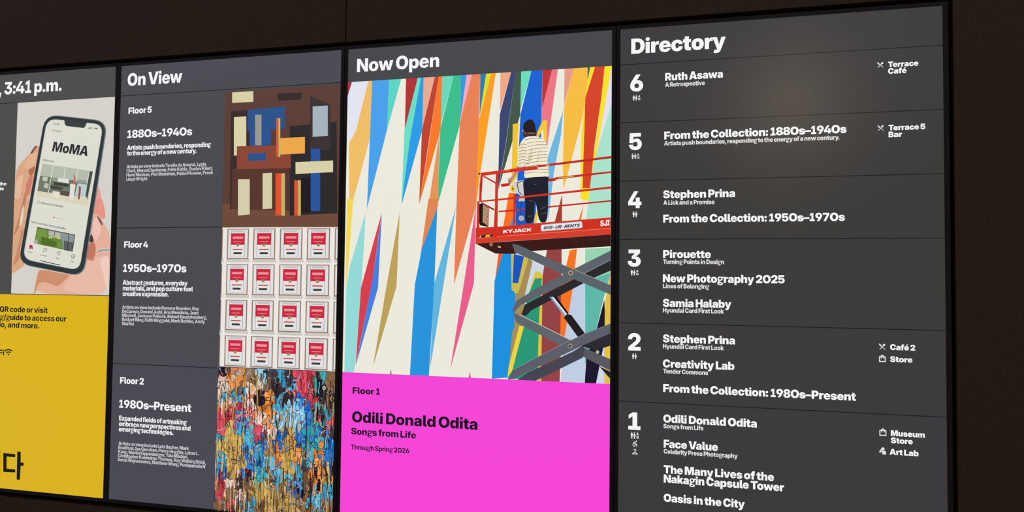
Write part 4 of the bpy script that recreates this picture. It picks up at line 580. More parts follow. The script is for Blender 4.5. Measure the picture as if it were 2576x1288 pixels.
[2,"mural_photo/person",[236,200,62],[[1630,7811],[1647,7811],[1655,7806],[1659,7790],[1660,7768],[1657,7720],[1655,7693],[1649,7661],[1643,7634],[1629,7585],[1621,7563],[1609,7546],[1598,7539],[1578,7537],[1569,7543],[1564,7563],[1565,7591],[1571,7653],[1576,7684],[1582,7718],[1589,7741],[1602,7778],[1610,7795],[1620,7807]]],
[2,"mural_photo/person",[190,142,116],[[1175,8941],[1244,8939],[1269,8932],[1275,8912],[1260,8886],[1208,8828],[1180,8796],[1148,8759],[1124,8729],[1081,8676],[1059,8647],[1038,8613],[1023,8586],[1000,8537],[987,8517],[972,8505],[960,8505],[937,8516],[927,8524],[917,8538],[912,8553],[906,8583],[907,8599],[917,8617],[931,8630],[966,8654],[984,8669],[1004,8689],[1020,8708],[1046,8745],[1059,8768],[1073,8800],[1083,8831],[1099,8890],[1114,8916],[1143,8935]]],
[2,"mural_photo/person",[150,100,80],[[931,8586],[946,8586],[953,8582],[959,8570],[962,8554],[965,8519],[965,8504],[962,8495],[956,8495],[944,8503],[938,8510],[932,8522],[928,8535],[922,8562],[921,8574],[924,8583]]],
[2,"mural_photo/person",[236,200,60],[[986,8457],[1007,8481],[1019,8487],[1033,8482],[1045,8466],[1067,8425],[1076,8403],[1081,8379],[1082,8360],[1078,8327],[1074,8313],[1065,8301],[1055,8295],[1032,8291],[1020,8293],[1007,8300],[996,8311],[977,8338],[968,8352],[963,8370],[962,8385],[965,8412],[969,8427],[977,8444]]],
[2,"mural_photo/person",[60,50,40],[[1019,8415],[1027,8417],[1031,8416],[1036,8409],[1040,8398],[1045,8373],[1047,8362],[1045,8353],[1041,8350],[1030,8347],[1024,8349],[1020,8356],[1017,8367],[1014,8391],[1014,8402],[1015,8411]]],
[2,"mural_photo/person",[32,34,44],[[1491,8649],[1721,8662],[1821,8662],[1894,8648],[1914,8624],[1904,8568],[1900,8535],[1897,8489],[1898,8447],[1901,8367],[1878,8332],[1806,8307],[1709,8300],[1487,8304],[1388,8319],[1313,8360],[1288,8413],[1287,8532],[1312,8586],[1389,8630]]],
[2,"mural_photo/person",[32,34,44],[[1489,8544],[1706,8539],[1802,8527],[1875,8495],[1901,8454],[1904,8363],[1905,8294],[1904,8176],[1902,8050],[1896,7788],[1886,7672],[1861,7584],[1829,7554],[1758,7552],[1723,7570],[1689,7626],[1666,7701],[1634,7870],[1618,7948],[1603,8013],[1595,8044],[1584,8071],[1579,8061],[1573,8003],[1569,7918],[1562,7719],[1550,7630],[1522,7563],[1486,7540],[1406,7538],[1371,7556],[1347,7614],[1340,7692],[1345,7868],[1346,7957],[1341,8048],[1333,8110],[1314,8208],[1305,8261],[1299,8324],[1296,8376],[1295,8467],[1319,8508],[1392,8537]]],
[2,"mural_photo/person",[66,70,84],[[1520,8485],[1559,8468],[1578,8461],[1598,8459],[1612,8462],[1634,8472],[1641,8476],[1640,8479],[1631,8479],[1607,8477],[1592,8477],[1572,8479],[1553,8483],[1518,8492],[1506,8494],[1507,8491]]],
[2,"mural_photo/person",[66,70,84],[[1752,7903],[1807,7924],[1831,7932],[1850,7936],[1857,7935],[1860,7927],[1855,7921],[1839,7911],[1817,7901],[1765,7881],[1742,7872],[1723,7868],[1715,7869],[1709,7877],[1713,7883],[1729,7893]]],
[2,"mural_photo/person",[66,70,84],[[1771,7779],[1828,7795],[1853,7800],[1872,7802],[1877,7799],[1876,7788],[1869,7782],[1851,7774],[1828,7767],[1775,7755],[1751,7750],[1733,7748],[1726,7750],[1723,7758],[1728,7764],[1746,7772]]],
[2,"mural_photo/person",[66,70,84],[[1441,7719],[1485,7729],[1505,7733],[1520,7734],[1526,7731],[1529,7723],[1526,7718],[1513,7711],[1495,7704],[1454,7691],[1435,7687],[1420,7686],[1413,7690],[1407,7700],[1410,7706],[1422,7713]]],
[2,"mural_photo/person",[66,70,84],[[1442,8100],[1492,8086],[1515,8081],[1535,8078],[1545,8080],[1556,8088],[1560,8090],[1561,8088],[1559,8083],[1551,8070],[1543,8065],[1529,8061],[1512,8061],[1476,8064],[1458,8068],[1441,8074],[1430,8082],[1413,8098],[1411,8104],[1422,8105]]],
[2,"mural_photo/person",[242,234,208],[[1345,9623],[1398,9637],[1427,9644],[1464,9648],[1495,9648],[1553,9646],[1585,9642],[1623,9632],[1655,9619],[1713,9591],[1742,9573],[1772,9549],[1793,9527],[1825,9482],[1840,9459],[1854,9431],[1862,9409],[1871,9372],[1875,9345],[1876,9304],[1874,9262],[1868,9176],[1866,9130],[1868,9076],[1873,9033],[1884,8957],[1891,8915],[1899,8862],[1907,8818],[1920,8736],[1920,8699],[1905,8671],[1881,8661],[1824,8658],[1789,8657],[1743,8655],[1700,8654],[1618,8653],[1572,8652],[1515,8648],[1467,8644],[1380,8634],[1341,8638],[1314,8659],[1306,8691],[1312,8766],[1315,8806],[1317,8852],[1318,8889],[1319,8954],[1316,8982],[1306,9000],[1291,9003],[1258,8993],[1240,8992],[1221,9000],[1206,9014],[1181,9047],[1169,9071],[1160,9109],[1156,9149],[1153,9230],[1153,9274],[1158,9322],[1166,9360],[1184,9424],[1196,9458],[1214,9495],[1232,9523],[1267,9569],[1289,9592],[1318,9612]]],
[2,"mural_photo/person",[226,214,182],[[1482,9352],[1504,9351],[1511,9335],[1512,9288],[1505,9226],[1484,9087],[1471,9022],[1451,8969],[1432,8944],[1394,8924],[1378,8922],[1369,8936],[1369,8963],[1379,9027],[1387,9067],[1399,9120],[1412,9170],[1439,9267],[1453,9309],[1469,9341]]],
[2,"mural_photo/person",[228,218,190],[[1677,9315],[1697,9314],[1702,9300],[1701,9259],[1693,9204],[1669,9081],[1657,9026],[1643,8981],[1632,8963],[1613,8953],[1607,8963],[1608,9004],[1616,9063],[1640,9197],[1652,9256],[1666,9300]]],
[2,"mural_photo/person",[236,228,200],[[1232,9501],[1268,9522],[1287,9527],[1307,9521],[1323,9506],[1349,9466],[1361,9439],[1371,9399],[1375,9358],[1378,9277],[1377,9232],[1371,9178],[1362,9134],[1340,9053],[1330,9014],[1321,8977],[1316,8955],[1311,8926],[1301,8914],[1275,8907],[1244,8909],[1173,8919],[1144,8930],[1126,8953],[1126,8980],[1143,9039],[1150,9074],[1155,9119],[1156,9159],[1153,9235],[1153,9276],[1158,9323],[1166,9360],[1184,9424],[1196,9455],[1214,9484]]],
[2,"mural_photo/person",[96,90,78],[[1313,9559],[1535,9583],[1534,9594],[1312,9570]]],
[2,"mural_photo/person",[96,90,78],[[1530,9583],[1751,9564],[1751,9575],[1530,9594]]],
[2,"mural_photo/person",[96,90,78],[[1376,9470],[1609,9502],[1607,9512],[1374,9480]]],
[2,"mural_photo/person",[96,90,78],[[1603,9502],[1835,9491],[1835,9501],[1603,9512]]],
[2,"mural_photo/person",[96,90,78],[[1384,9387],[1626,9423],[1624,9433],[1382,9397]]],
[2,"mural_photo/person",[96,90,78],[[1621,9422],[1862,9415],[1861,9426],[1621,9433]]],
[2,"mural_photo/person",[96,90,78],[[1385,9301],[1633,9340],[1631,9350],[1383,9312]]],
[2,"mural_photo/person",[96,90,78],[[1628,9340],[1874,9336],[1874,9346],[1628,9350]]],
[2,"mural_photo/person",[96,90,78],[[1386,9214],[1632,9254],[1630,9264],[1384,9225]]],
[2,"mural_photo/person",[96,90,78],[[1627,9254],[1872,9251],[1872,9261],[1627,9264]]],
[2,"mural_photo/person",[96,90,78],[[1380,9127],[1625,9177],[1622,9188],[1377,9138]]],
[2,"mural_photo/person",[96,90,78],[[1620,9177],[1864,9184],[1863,9195],[1619,9187]]],
[2,"mural_photo/person",[96,90,78],[[1357,9050],[1614,9100],[1612,9110],[1355,9060]]],
[2,"mural_photo/person",[96,90,78],[[1609,9099],[1865,9107],[1864,9117],[1608,9110]]],
[2,"mural_photo/person",[96,90,78],[[1328,8964],[1606,9017],[1603,9028],[1325,8974]]],
[2,"mural_photo/person",[96,90,78],[[1601,9017],[1877,9027],[1877,9038],[1600,9027]]],
[2,"mural_photo/person",[96,90,78],[[1320,8894],[1610,8935],[1608,8945],[1318,8904]]],
[2,"mural_photo/person",[96,90,78],[[1605,8934],[1893,8933],[1893,8943],[1605,8945]]],
[2,"mural_photo/person",[96,90,78],[[1321,8804],[1618,8832],[1617,8842],[1320,8814]]],
[2,"mural_photo/person",[96,90,78],[[1613,8832],[1909,8818],[1909,8828],[1614,8842]]],
[2,"mural_photo/person",[96,90,78],[[1314,8744],[1619,8763],[1618,8773],[1313,8754]]],
[2,"mural_photo/person",[96,90,78],[[1614,8763],[1917,8739],[1918,8749],[1614,8773]]],
[2,"mural_photo/person",[96,90,78],[[1171,9417],[1266,9457],[1262,9467],[1166,9427]]],
[2,"mural_photo/person",[96,90,78],[[1259,9457],[1367,9428],[1370,9438],[1261,9467]]],
[2,"mural_photo/person",[96,90,78],[[1171,9342],[1267,9382],[1262,9392],[1167,9351]]],
[2,"mural_photo/person",[96,90,78],[[1259,9382],[1368,9353],[1371,9363],[1262,9392]]],
[2,"mural_photo/person",[96,90,78],[[1172,9266],[1268,9307],[1263,9317],[1167,9276]]],
[2,"mural_photo/person",[96,90,78],[[1260,9306],[1369,9278],[1371,9288],[1263,9317]]],
[2,"mural_photo/person",[96,90,78],[[1173,9191],[1269,9232],[1264,9241],[1168,9201]]],
[2,"mural_photo/person",[96,90,78],[[1261,9231],[1370,9203],[1372,9213],[1263,9241]]],
[2,"mural_photo/person",[96,90,78],[[1158,9116],[1269,9156],[1265,9166],[1154,9126]]],
[2,"mural_photo/person",[96,90,78],[[1262,9156],[1370,9128],[1373,9138],[1264,9166]]],
[2,"mural_photo/person",[96,90,78],[[1159,9041],[1270,9081],[1266,9091],[1155,9051]]],
[2,"mural_photo/person",[96,90,78],[[1263,9081],[1371,9053],[1374,9063],[1265,9091]]],
[2,"mural_photo/person",[96,90,78],[[1160,8966],[1271,9006],[1267,9016],[1155,8976]]],
[2,"mural_photo/person",[96,90,78],[[1263,9006],[1372,8978],[1374,8988],[1266,9016]]],
[2,"mural_photo/person",[66,46,36],[[1289,9775],[1314,9761],[1333,9754],[1367,9749],[1404,9747],[1481,9747],[1518,9747],[1550,9749],[1567,9751],[1586,9755],[1595,9755],[1603,9748],[1607,9737],[1611,9711],[1612,9698],[1610,9684],[1606,9674],[1597,9659],[1589,9651],[1574,9645],[1557,9643],[1522,9641],[1502,9641],[1479,9642],[1460,9643],[1427,9648],[1409,9648],[1387,9646],[1369,9641],[1336,9628],[1320,9624],[1305,9627],[1296,9635],[1285,9656],[1280,9670],[1275,9690],[1272,9711],[1269,9752],[1270,9768],[1278,9777]]],
[2,"mural_photo/person",[176,128,100],[[1264,9806],[1277,9808],[1283,9806],[1288,9799],[1289,9789],[1290,9767],[1288,9757],[1285,9749],[1280,9747],[1269,9747],[1264,9750],[1259,9757],[1257,9766],[1254,9786],[1255,9795],[1258,9802]]],
[2,"mural_photo/person",[190,150,120],[[1325,9732],[1338,9730],[1344,9729],[1348,9726],[1349,9723],[1348,9717],[1346,9714],[1343,9711],[1338,9710],[1328,9710],[1323,9710],[1319,9713],[1317,9717],[1315,9726],[1315,9729],[1319,9732]]],
[2,"mural_photo/person",[190,150,120],[[1394,9729],[1407,9728],[1413,9726],[1417,9724],[1418,9720],[1417,9714],[1415,9711],[1412,9709],[1407,9708],[1397,9707],[1392,9708],[1388,9710],[1386,9714],[1384,9723],[1384,9727],[1388,9729]]],
[2,"mural_photo/person",[190,150,120],[[1447,9727],[1460,9726],[1466,9724],[1470,9721],[1471,9718],[1470,9712],[1469,9709],[1465,9707],[1461,9706],[1451,9705],[1446,9706],[1442,9708],[1440,9712],[1438,9721],[1438,9725],[1442,9727]]],
[2,"mural_photo/person",[190,150,120],[[1493,9725],[1506,9724],[1512,9722],[1516,9720],[1517,9717],[1516,9710],[1515,9707],[1511,9705],[1506,9704],[1496,9703],[1492,9704],[1488,9706],[1486,9710],[1483,9719],[1484,9723],[1487,9725]]],
[2,"mural_photo/person",[190,150,120],[[1539,9724],[1552,9722],[1558,9720],[1562,9718],[1563,9715],[1562,9708],[1560,9705],[1557,9703],[1552,9702],[1542,9701],[1538,9702],[1534,9705],[1531,9708],[1529,9717],[1530,9721],[1533,9723]]],
[2,"mural_photo/person",[34,30,30],[[1275,9859],[1277,9889],[1279,9905],[1284,9923],[1289,9937],[1300,9961],[1308,9974],[1319,9988],[1330,9999],[1352,10018],[1364,10027],[1380,10036],[1393,10042],[1418,10049],[1432,10051],[1449,10050],[1464,10045],[1492,10033],[1506,10025],[1521,10011],[1531,9997],[1546,9967],[1554,9950],[1562,9926],[1567,9905],[1575,9864],[1579,9843],[1584,9820],[1587,9804],[1591,9776],[1592,9763],[1588,9752],[1581,9745],[1565,9737],[1548,9734],[1516,9732],[1479,9733],[1399,9736],[1362,9739],[1331,9745],[1316,9752],[1302,9767],[1295,9775],[1288,9786],[1284,9797],[1279,9816],[1276,9828],[1275,9844]]],
[2,"mural_photo/lift_platform",[58,28,26],[[107,7050],[3370,7255],[3372,6980],[1517,6869],[1090,6799],[611,6807]]],
[2,"mural_photo/lift_platform",[78,38,34],[[2458,7162],[2495,7169],[2651,7073],[2607,7074]]],
[2,"mural_photo/lift_platform",[78,38,34],[[2899,7189],[2935,7196],[3096,7101],[3060,7097]]],
[2,"mural_photo/lift_platform",[206,50,34],[[105,7437],[557,7457],[658,7459],[1888,7556],[3368,7655],[3370,7255],[639,7087],[104,7040]]],
[2,"mural_photo/lift_platform",[214,62,42],[[118,7171],[606,7219],[3369,7400],[3370,7264],[639,7094],[107,7050]]],
[2,"mural_photo/lift_platform",[240,150,120],[[119,7166],[609,7214],[608,7224],[118,7176]]],
[2,"mural_photo/lift_platform",[240,150,120],[[605,7214],[3372,7398],[3371,7408],[604,7224]]],
[2,"mural_photo/lift_platform",[34,30,28],[[211,7242],[543,7271],[536,7213],[203,7197]]],
[2,"mural_photo/lift_platform",[240,200,50],[[368,7253],[484,7265],[463,7220],[344,7211]]],
[2,"mural_photo/lift_platform",[230,220,200],[[222,7242],[254,7245],[234,7203],[206,7200]]],
[2,"mural_photo/lift_platform",[150,110,90],[[552,7030],[548,7009],[534,6992],[514,6983],[492,6983],[472,6992],[458,7009],[453,7030],[457,7051],[471,7067],[491,7077],[513,7077],[533,7067],[547,7050]]],
[2,"mural_photo/lift_platform",[230,200,190],[[679,6996],[749,6974],[749,6951],[679,6951]]],
[2,"mural_photo/lift_platform",[196,198,204],[[1731,7460],[1732,7474],[1736,7485],[1743,7493],[1754,7499],[1768,7501],[2686,7572],[2699,7571],[2710,7568],[2719,7561],[2724,7550],[2727,7537],[2735,7454],[2735,7440],[2732,7430],[2725,7421],[2715,7416],[2702,7413],[1775,7338],[1761,7339],[1750,7342],[1742,7349],[1737,7360],[1735,7373]]],
[2,"mural_photo/lift_platform",[230,232,240],[[1746,7455],[1747,7465],[1750,7473],[1755,7480],[1763,7484],[1773,7486],[2681,7555],[2691,7555],[2699,7552],[2705,7547],[2710,7539],[2712,7529],[2719,7459],[2719,7449],[2716,7441],[2711,7435],[2703,7431],[2693,7429],[1781,7358],[1770,7358],[1762,7361],[1756,7367],[1752,7374],[1750,7384]]],
[2,"mural_photo/scissor_arm#upper",[90,100,105],[[1033,7046],[1205,7005],[2517,6439],[3364,6083],[3365,5853],[2415,6257],[1100,6837]]],
[2,"mural_photo/scissor_arm#upper",[170,165,155],[[2513,6434],[3364,6074],[3368,6085],[2517,6445]]],
[2,"mural_photo/scissor_arm#upper",[158,148,132],[[2524,6352],[2518,6326],[2501,6304],[2476,6292],[2449,6292],[2424,6304],[2406,6325],[2400,6352],[2406,6378],[2423,6400],[2448,6412],[2475,6412],[2500,6400],[2517,6379]]],
[2,"mural_photo/scissor_arm#upper",[80,50,42],[[2488,6352],[2486,6341],[2479,6332],[2468,6326],[2456,6326],[2445,6331],[2438,6340],[2435,6352],[2438,6363],[2445,6372],[2456,6378],[2468,6378],[2478,6373],[2486,6364]]],
[2,"mural_photo/guard_rail#front",[30,26,26],[[192,8035],[287,8018],[431,7495],[416,7461],[219,7496],[192,7572]]],
[2,"mural_photo/guard_rail#front",[206,156,126],[[287,8018],[451,7933],[435,7476],[281,7571]]],
[2,"mural_photo/guard_rail#front",[70,44,36],[[305,7977],[319,7971],[317,7944],[303,7950]]],
[2,"mural_photo/guard_rail#front",[70,44,36],[[305,7923],[319,7916],[318,7889],[304,7895]]],
[2,"mural_photo/guard_rail#front",[70,44,36],[[306,7868],[320,7862],[319,7834],[305,7841]]],
[2,"mural_photo/guard_rail#front",[70,44,36],[[307,7813],[321,7807],[320,7780],[305,7786]]],
[2,"mural_photo/guard_rail#front",[70,44,36],[[307,7759],[321,7753],[320,7725],[306,7732]]],
[2,"mural_photo/guard_rail#front",[70,44,36],[[308,7704],[322,7698],[321,7671],[307,7677]]],
[2,"mural_photo/guard_rail#front",[70,44,36],[[309,7650],[323,7644],[322,7616],[307,7623]]],
[2,"mural_photo/guard_rail#front",[70,44,36],[[309,7595],[323,7589],[322,7562],[308,7568]]],
[2,"mural_photo/guard_rail#front",[70,44,36],[[335,7965],[349,7958],[348,7931],[333,7937]]],
[2,"mural_photo/guard_rail#front",[70,44,36],[[335,7910],[349,7904],[348,7877],[334,7883]]],
[2,"mural_photo/guard_rail#front",[70,44,36],[[336,7855],[350,7849],[349,7822],[335,7828]]],
[2,"mural_photo/guard_rail#front",[70,44,36],[[337,7801],[351,7795],[350,7767],[335,7774]]],
[2,"mural_photo/guard_rail#front",[70,44,36],[[337,7746],[351,7740],[350,7713],[336,7719]]],
[2,"mural_photo/guard_rail#front",[70,44,36],[[338,7692],[352,7686],[351,7659],[337,7665]]],
[2,"mural_photo/guard_rail#front",[70,44,36],[[339,7637],[353,7631],[352,7604],[337,7610]]],
[2,"mural_photo/guard_rail#front",[70,44,36],[[339,7583],[353,7577],[352,7550],[338,7556]]],
[2,"mural_photo/guard_rail#front",[70,44,36],[[365,7952],[379,7946],[377,7918],[363,7925]]],
[2,"mural_photo/guard_rail#front",[70,44,36],[[365,7897],[379,7891],[378,7864],[364,7870]]],
[2,"mural_photo/guard_rail#front",[70,44,36],[[366,7843],[380,7837],[379,7809],[365,7816]]],
[2,"mural_photo/guard_rail#front",[70,44,36],[[367,7788],[381,7782],[379,7755],[365,7761]]],
[2,"mural_photo/guard_rail#front",[70,44,36],[[367,7734],[381,7728],[380,7701],[366,7707]]],
[2,"mural_photo/guard_rail#front",[70,44,36],[[368,7680],[382,7673],[381,7646],[367,7652]]],
[2,"mural_photo/guard_rail#front",[70,44,36],[[369,7625],[383,7619],[381,7592],[367,7598]]],
[2,"mural_photo/guard_rail#front",[70,44,36],[[369,7571],[383,7564],[382,7537],[368,7543]]],
[2,"mural_photo/guard_rail#front",[70,44,36],[[394,7939],[409,7933],[407,7906],[393,7912]]],
[2,"mural_photo/guard_rail#front",[70,44,36],[[395,7885],[409,7879],[408,7851],[394,7858]]],
[2,"mural_photo/guard_rail#front",[70,44,36],[[396,7830],[410,7824],[409,7797],[395,7803]]],
[2,"mural_photo/guard_rail#front",[70,44,36],[[396,7776],[411,7770],[409,7743],[395,7749]]],
[2,"mural_photo/guard_rail#front",[70,44,36],[[397,7722],[411,7715],[410,7688],[396,7694]]],
[2,"mural_photo/guard_rail#front",[70,44,36],[[398,7667],[412,7661],[411,7634],[397,7640]]],
[2,"mural_photo/guard_rail#front",[70,44,36],[[398,7613],[413,7606],[411,7579],[397,7585]]],
[2,"mural_photo/guard_rail#front",[70,44,36],[[399,7558],[413,7552],[412,7525],[398,7531]]],
[2,"mural_photo/guard_rail#front",[70,44,36],[[424,7927],[439,7921],[437,7893],[423,7900]]],
[2,"mural_photo/guard_rail#front",[70,44,36],[[425,7872],[439,7866],[438,7839],[424,7845]]],
[2,"mural_photo/guard_rail#front",[70,44,36],[[426,7818],[440,7812],[439,7785],[425,7791]]],
[2,"mural_photo/guard_rail#front",[70,44,36],[[426,7764],[441,7757],[439,7730],[425,7736]]],
[2,"mural_photo/guard_rail#front",[70,44,36],[[427,7709],[441,7703],[440,7676],[426,7682]]],
[2,"mural_photo/guard_rail#front",[70,44,36],[[428,7655],[442,7648],[441,7621],[427,7627]]],
[2,"mural_photo/guard_rail#front",[70,44,36],[[428,7600],[443,7594],[441,7567],[427,7573]]],
[2,"mural_photo/guard_rail#front",[70,44,36],[[429,7546],[443,7540],[442,7513],[428,7519]]],
[2,"mural_photo/guard_rail#front",[214,50,36],[[211,8786],[1619,8922],[1657,8842],[220,8706]]],
[2,"mural_photo/guard_rail#front",[160,34,28],[[1649,8912],[3374,9075],[3374,9047],[1649,8879]]],
[2,"mural_photo/guard_rail#front",[196,44,36],[[1619,8928],[3374,9101],[3374,9067],[1649,8897]]],
[2,"mural_photo/guard_rail#front",[240,200,70],[[782,8839],[952,8864],[945,8834],[782,8828]]],
[2,"mural_photo/guard_rail#front",[230,170,80],[[1846,8937],[1936,8946],[1929,8912],[1854,8904]]],
[2,"mural_photo/guard_rail#front",[40,34,32],[[160,8779],[203,8786],[204,8740],[161,8741]]],
[2,"mural_photo/guard_rail#front",[196,44,36],[[284,8723],[602,8548],[602,8506],[288,8683]]],
[2,"mural_photo/guard_rail#front",[206,50,34],[[235,8103],[596,8133],[3371,8384],[3371,8331],[643,8093],[244,8069]]],
[2,"mural_photo/guard_rail#front",[150,34,30],[[244,8069],[575,7893],[576,7848],[244,8030]]],
[2,"mural_photo/guard_rail#front",[196,44,36],[[212,8713],[269,8711],[258,8328],[195,8330]]],
[2,"mural_photo/guard_rail#front",[196,44,36],[[195,8544],[258,8543],[244,8072],[185,8073]]],
[2,"mural_photo/guard_rail#front",[206,50,34],[[138,8089],[191,8088],[209,7179],[127,7171]]],
[2,"mural_photo/guard_rail#front",[206,50,34],[[604,8748],[669,8754],[659,8320],[593,8322]]],
[2,"mural_photo/guard_rail#front",[206,50,34],[[591,8535],[656,8534],[662,7779],[656,7207],[554,7201],[590,7931]]],
[0,"phone_photo/left_hand",[218,166,132],[[818,9886],[804,9905],[795,9915],[780,9925],[764,9932],[731,9941],[713,9943],[692,9939],[674,9930],[641,9907],[622,9890],[596,9862],[573,9832],[529,9770],[496,9731],[441,9676],[382,9624],[261,9521],[201,9468],[144,9412],[109,9371],[59,9304],[36,9263],[16,9207],[6,9154],[-3,9053],[-8,8985],[-12,8883],[-15,8781],[-19,8577],[4,8486],[77,8416],[174,8392],[394,8388],[496,8421],[582,8524],[623,8662],[662,8973],[685,9136],[714,9314],[739,9448],[787,9670],[807,9771],[818,9852]]],
[0,"phone_photo/left_hand",[218,166,132],[[-30,8323],[-25,8051],[-23,7912],[-21,7765],[-20,7660],[-20,7490],[-21,7387],[-22,7246],[-25,7114],[-29,6860],[-31,6730],[-32,6594],[-32,6496],[-31,6340],[-24,6273],[-4,6228],[21,6221],[78,6242],[117,6260],[176,6293],[237,6329],[359,6406],[406,6446],[425,6491],[409,6525],[344,6584],[314,6621],[287,6674],[273,6726],[259,6827],[260,6904],[279,7036],[309,7179],[380,7473],[416,7637],[452,7833],[478,7997],[517,8292],[512,8423],[455,8523],[365,8557],[154,8561],[60,8533],[-9,8444]]],
[0,"phone_photo/left_hand",[228,186,158],[[199,9090],[251,9106],[270,9092],[276,9035],[267,8954],[233,8769],[217,8678],[203,8591],[196,8537],[189,8463],[178,8430],[153,8405],[122,8398],[53,8399],[23,8419],[1,8478],[-5,8557],[-2,8734],[5,8820],[25,8901],[49,8950],[104,9017],[135,9048],[170,9076]]],
[0,"phone_photo/left_hand",[226,178,146],[[587,9729],[678,9773],[716,9775],[739,9739],[738,9677],[713,9526],[692,9453],[653,9386],[610,9348],[518,9300],[470,9281],[418,9271],[380,9274],[316,9292],[298,9316],[306,9368],[338,9431],[427,9569],[476,9635],[536,9695]]],
[0,"phone_photo/left_hand",[176,112,86],[[681,9284],[669,9217],[660,9182],[648,9146],[636,9120],[612,9079],[598,9061],[580,9050],[564,9050],[534,9059],[518,9070],[500,9093],[485,9120],[460,9180],[459,9211],[481,9245],[519,9269],[611,9309],[651,9319],[677,9310]]],
[0,"phone_photo/left_hand",[206,128,108],[[551,9096],[600,9129],[618,9121],[623,9064],[613,8978],[580,8776],[560,8680],[533,8593],[507,8545],[457,8487],[433,8474],[411,8494],[397,8540],[380,8659],[378,8724],[389,8800],[410,8862],[462,8970],[490,9022],[524,9069]]],
[0,"phone_photo/left_hand",[194,132,104],[[344,8556],[368,8606],[380,8617],[391,8600],[398,8560],[407,8459],[406,8391],[391,8290],[368,8189],[314,7987],[286,7885],[255,7781],[233,7710],[195,7600],[172,7543],[140,7482],[109,7436],[50,7360],[24,7332],[7,7324],[4,7338],[12,7388],[23,7431],[48,7507],[78,7591],[144,7768],[178,7870],[214,7999],[241,8113],[284,8324],[306,8423],[329,8510]]],
[0,"phone_photo/left_hand",[224,212,188],[[336,8113],[333,7951],[328,7870],[317,7790],[305,7738],[277,7660],[261,7626],[243,7602],[229,7595],[204,7598],[195,7617],[195,7672],[203,7742],[228,7901],[242,7980],[261,8059],[278,8111],[311,8188],[325,8205],[334,8176]]],
[0,"phone_photo/left_hand",[200,138,104],[[306,7518],[337,7509],[347,7482],[343,7409],[327,7314],[284,7104],[265,6999],[252,6895],[249,6827],[254,6726],[244,6671],[212,6610],[168,6561],[67,6476],[27,6452],[9,6463],[19,6506],[66,6624],[94,6709],[130,6844],[162,6984],[223,7271],[254,7397],[285,7490]]],
[0,"phone_photo/left_hand",[120,74,78],[[534,9774],[590,9846],[619,9879],[650,9907],[672,9921],[708,9933],[723,9934],[731,9926],[729,9911],[717,9874],[707,9853],[690,9826],[670,9802],[628,9758],[605,9738],[578,9722],[557,9716],[518,9713],[507,9719],[513,9742]]],
[0,"phone_photo/left_hand",[176,140,134],[[615,9803],[645,9840],[659,9856],[673,9867],[682,9869],[695,9865],[697,9859],[693,9846],[682,9831],[656,9798],[642,9784],[628,9773],[618,9769],[602,9770],[599,9774],[603,9787]]],
[0,"phone_photo/right_hand",[230,150,134],[[2884,8424],[2937,8455],[2966,8459],[2999,8440],[3026,8403],[3074,8312],[3097,8262],[3121,8205],[3138,8158],[3162,8076],[3173,8031],[3182,7977],[3186,7934],[3189,7856],[3187,7821],[3178,7794],[3164,7784],[3133,7780],[3106,7782],[3056,7792],[3000,7807],[2880,7841],[2830,7877],[2797,7952],[2794,8039],[2817,8228],[2833,8315],[2858,8388]]],
[0,"phone_photo/right_hand",[232,160,146],[[2945,8665],[2971,8615],[2984,8584],[2998,8540],[3008,8498],[3022,8415],[3020,8379],[2998,8352],[2964,8344],[2883,8345],[2852,8360],[2838,8404],[2846,8462],[2886,8593],[2906,8646],[2928,8673]]],
[0,"phone_photo/right_hand",[228,176,156],[[2805,7879],[2838,7901],[2857,7910],[2878,7915],[2895,7915],[2924,7909],[2944,7898],[2975,7873],[3005,7841],[3067,7771],[3104,7726],[3153,7662],[3199,7599],[3286,7476],[3327,7402],[3361,7301],[3378,7208],[3394,7029],[3401,6923],[3404,6782],[3404,6654],[3398,6410],[3391,6280],[3377,6133],[3360,6017],[3324,5817],[3210,5728],[2905,5660],[2507,5636],[1607,5631],[1205,5652],[912,5722],[828,5816],[871,6030],[893,6130],[917,6217],[934,6261],[963,6307],[1020,6321],[1160,6317],[1336,6295],[1724,6236],[1908,6222],[2074,6238],[2168,6279],[2284,6387],[2343,6441],[2404,6496],[2446,6534],[2514,6591],[2546,6631],[2577,6694],[2595,6759],[2620,6890],[2636,6958],[2660,7029],[2683,7079],[2729,7161],[2748,7210],[2758,7276],[2756,7336],[2740,7451],[2735,7514],[2735,7589],[2741,7651],[2759,7762],[2771,7813],[2788,7858]]],
[0,"phone_photo/right_hand",[206,144,110],[[1336,6295],[1724,6236],[1889,6205],[1997,6171],[2013,6146],[1955,6105],[1918,6077],[1866,6035],[1816,5994],[1719,5910],[1666,5876],[1606,5859],[1559,5864],[1477,5896],[1431,5913],[1376,5930],[1330,5942],[1248,5962],[1202,5970],[1148,5972],[1102,5968],[1021,5955],[981,5937],[941,5896],[916,5846],[879,5737],[861,5689],[842,5650],[829,5636],[808,5631],[804,5652],[811,5722],[828,5816],[871,6030],[893,6130],[917,6217],[934,6261],[963,6307],[1020,6321],[1160,6317]]],
[0,"phone_photo/right_hand",[196,118,96],[[2723,7105],[2787,7113],[2817,7112],[2845,7101],[2862,7084],[2883,7043],[2892,7013],[2899,6964],[2901,6912],[2900,6806],[2893,6757],[2873,6716],[2847,6697],[2789,6680],[2757,6672],[2719,6666],[2689,6662],[2635,6658],[2614,6673],[2605,6725],[2612,6796],[2641,6956],[2660,7028],[2691,7084]]],
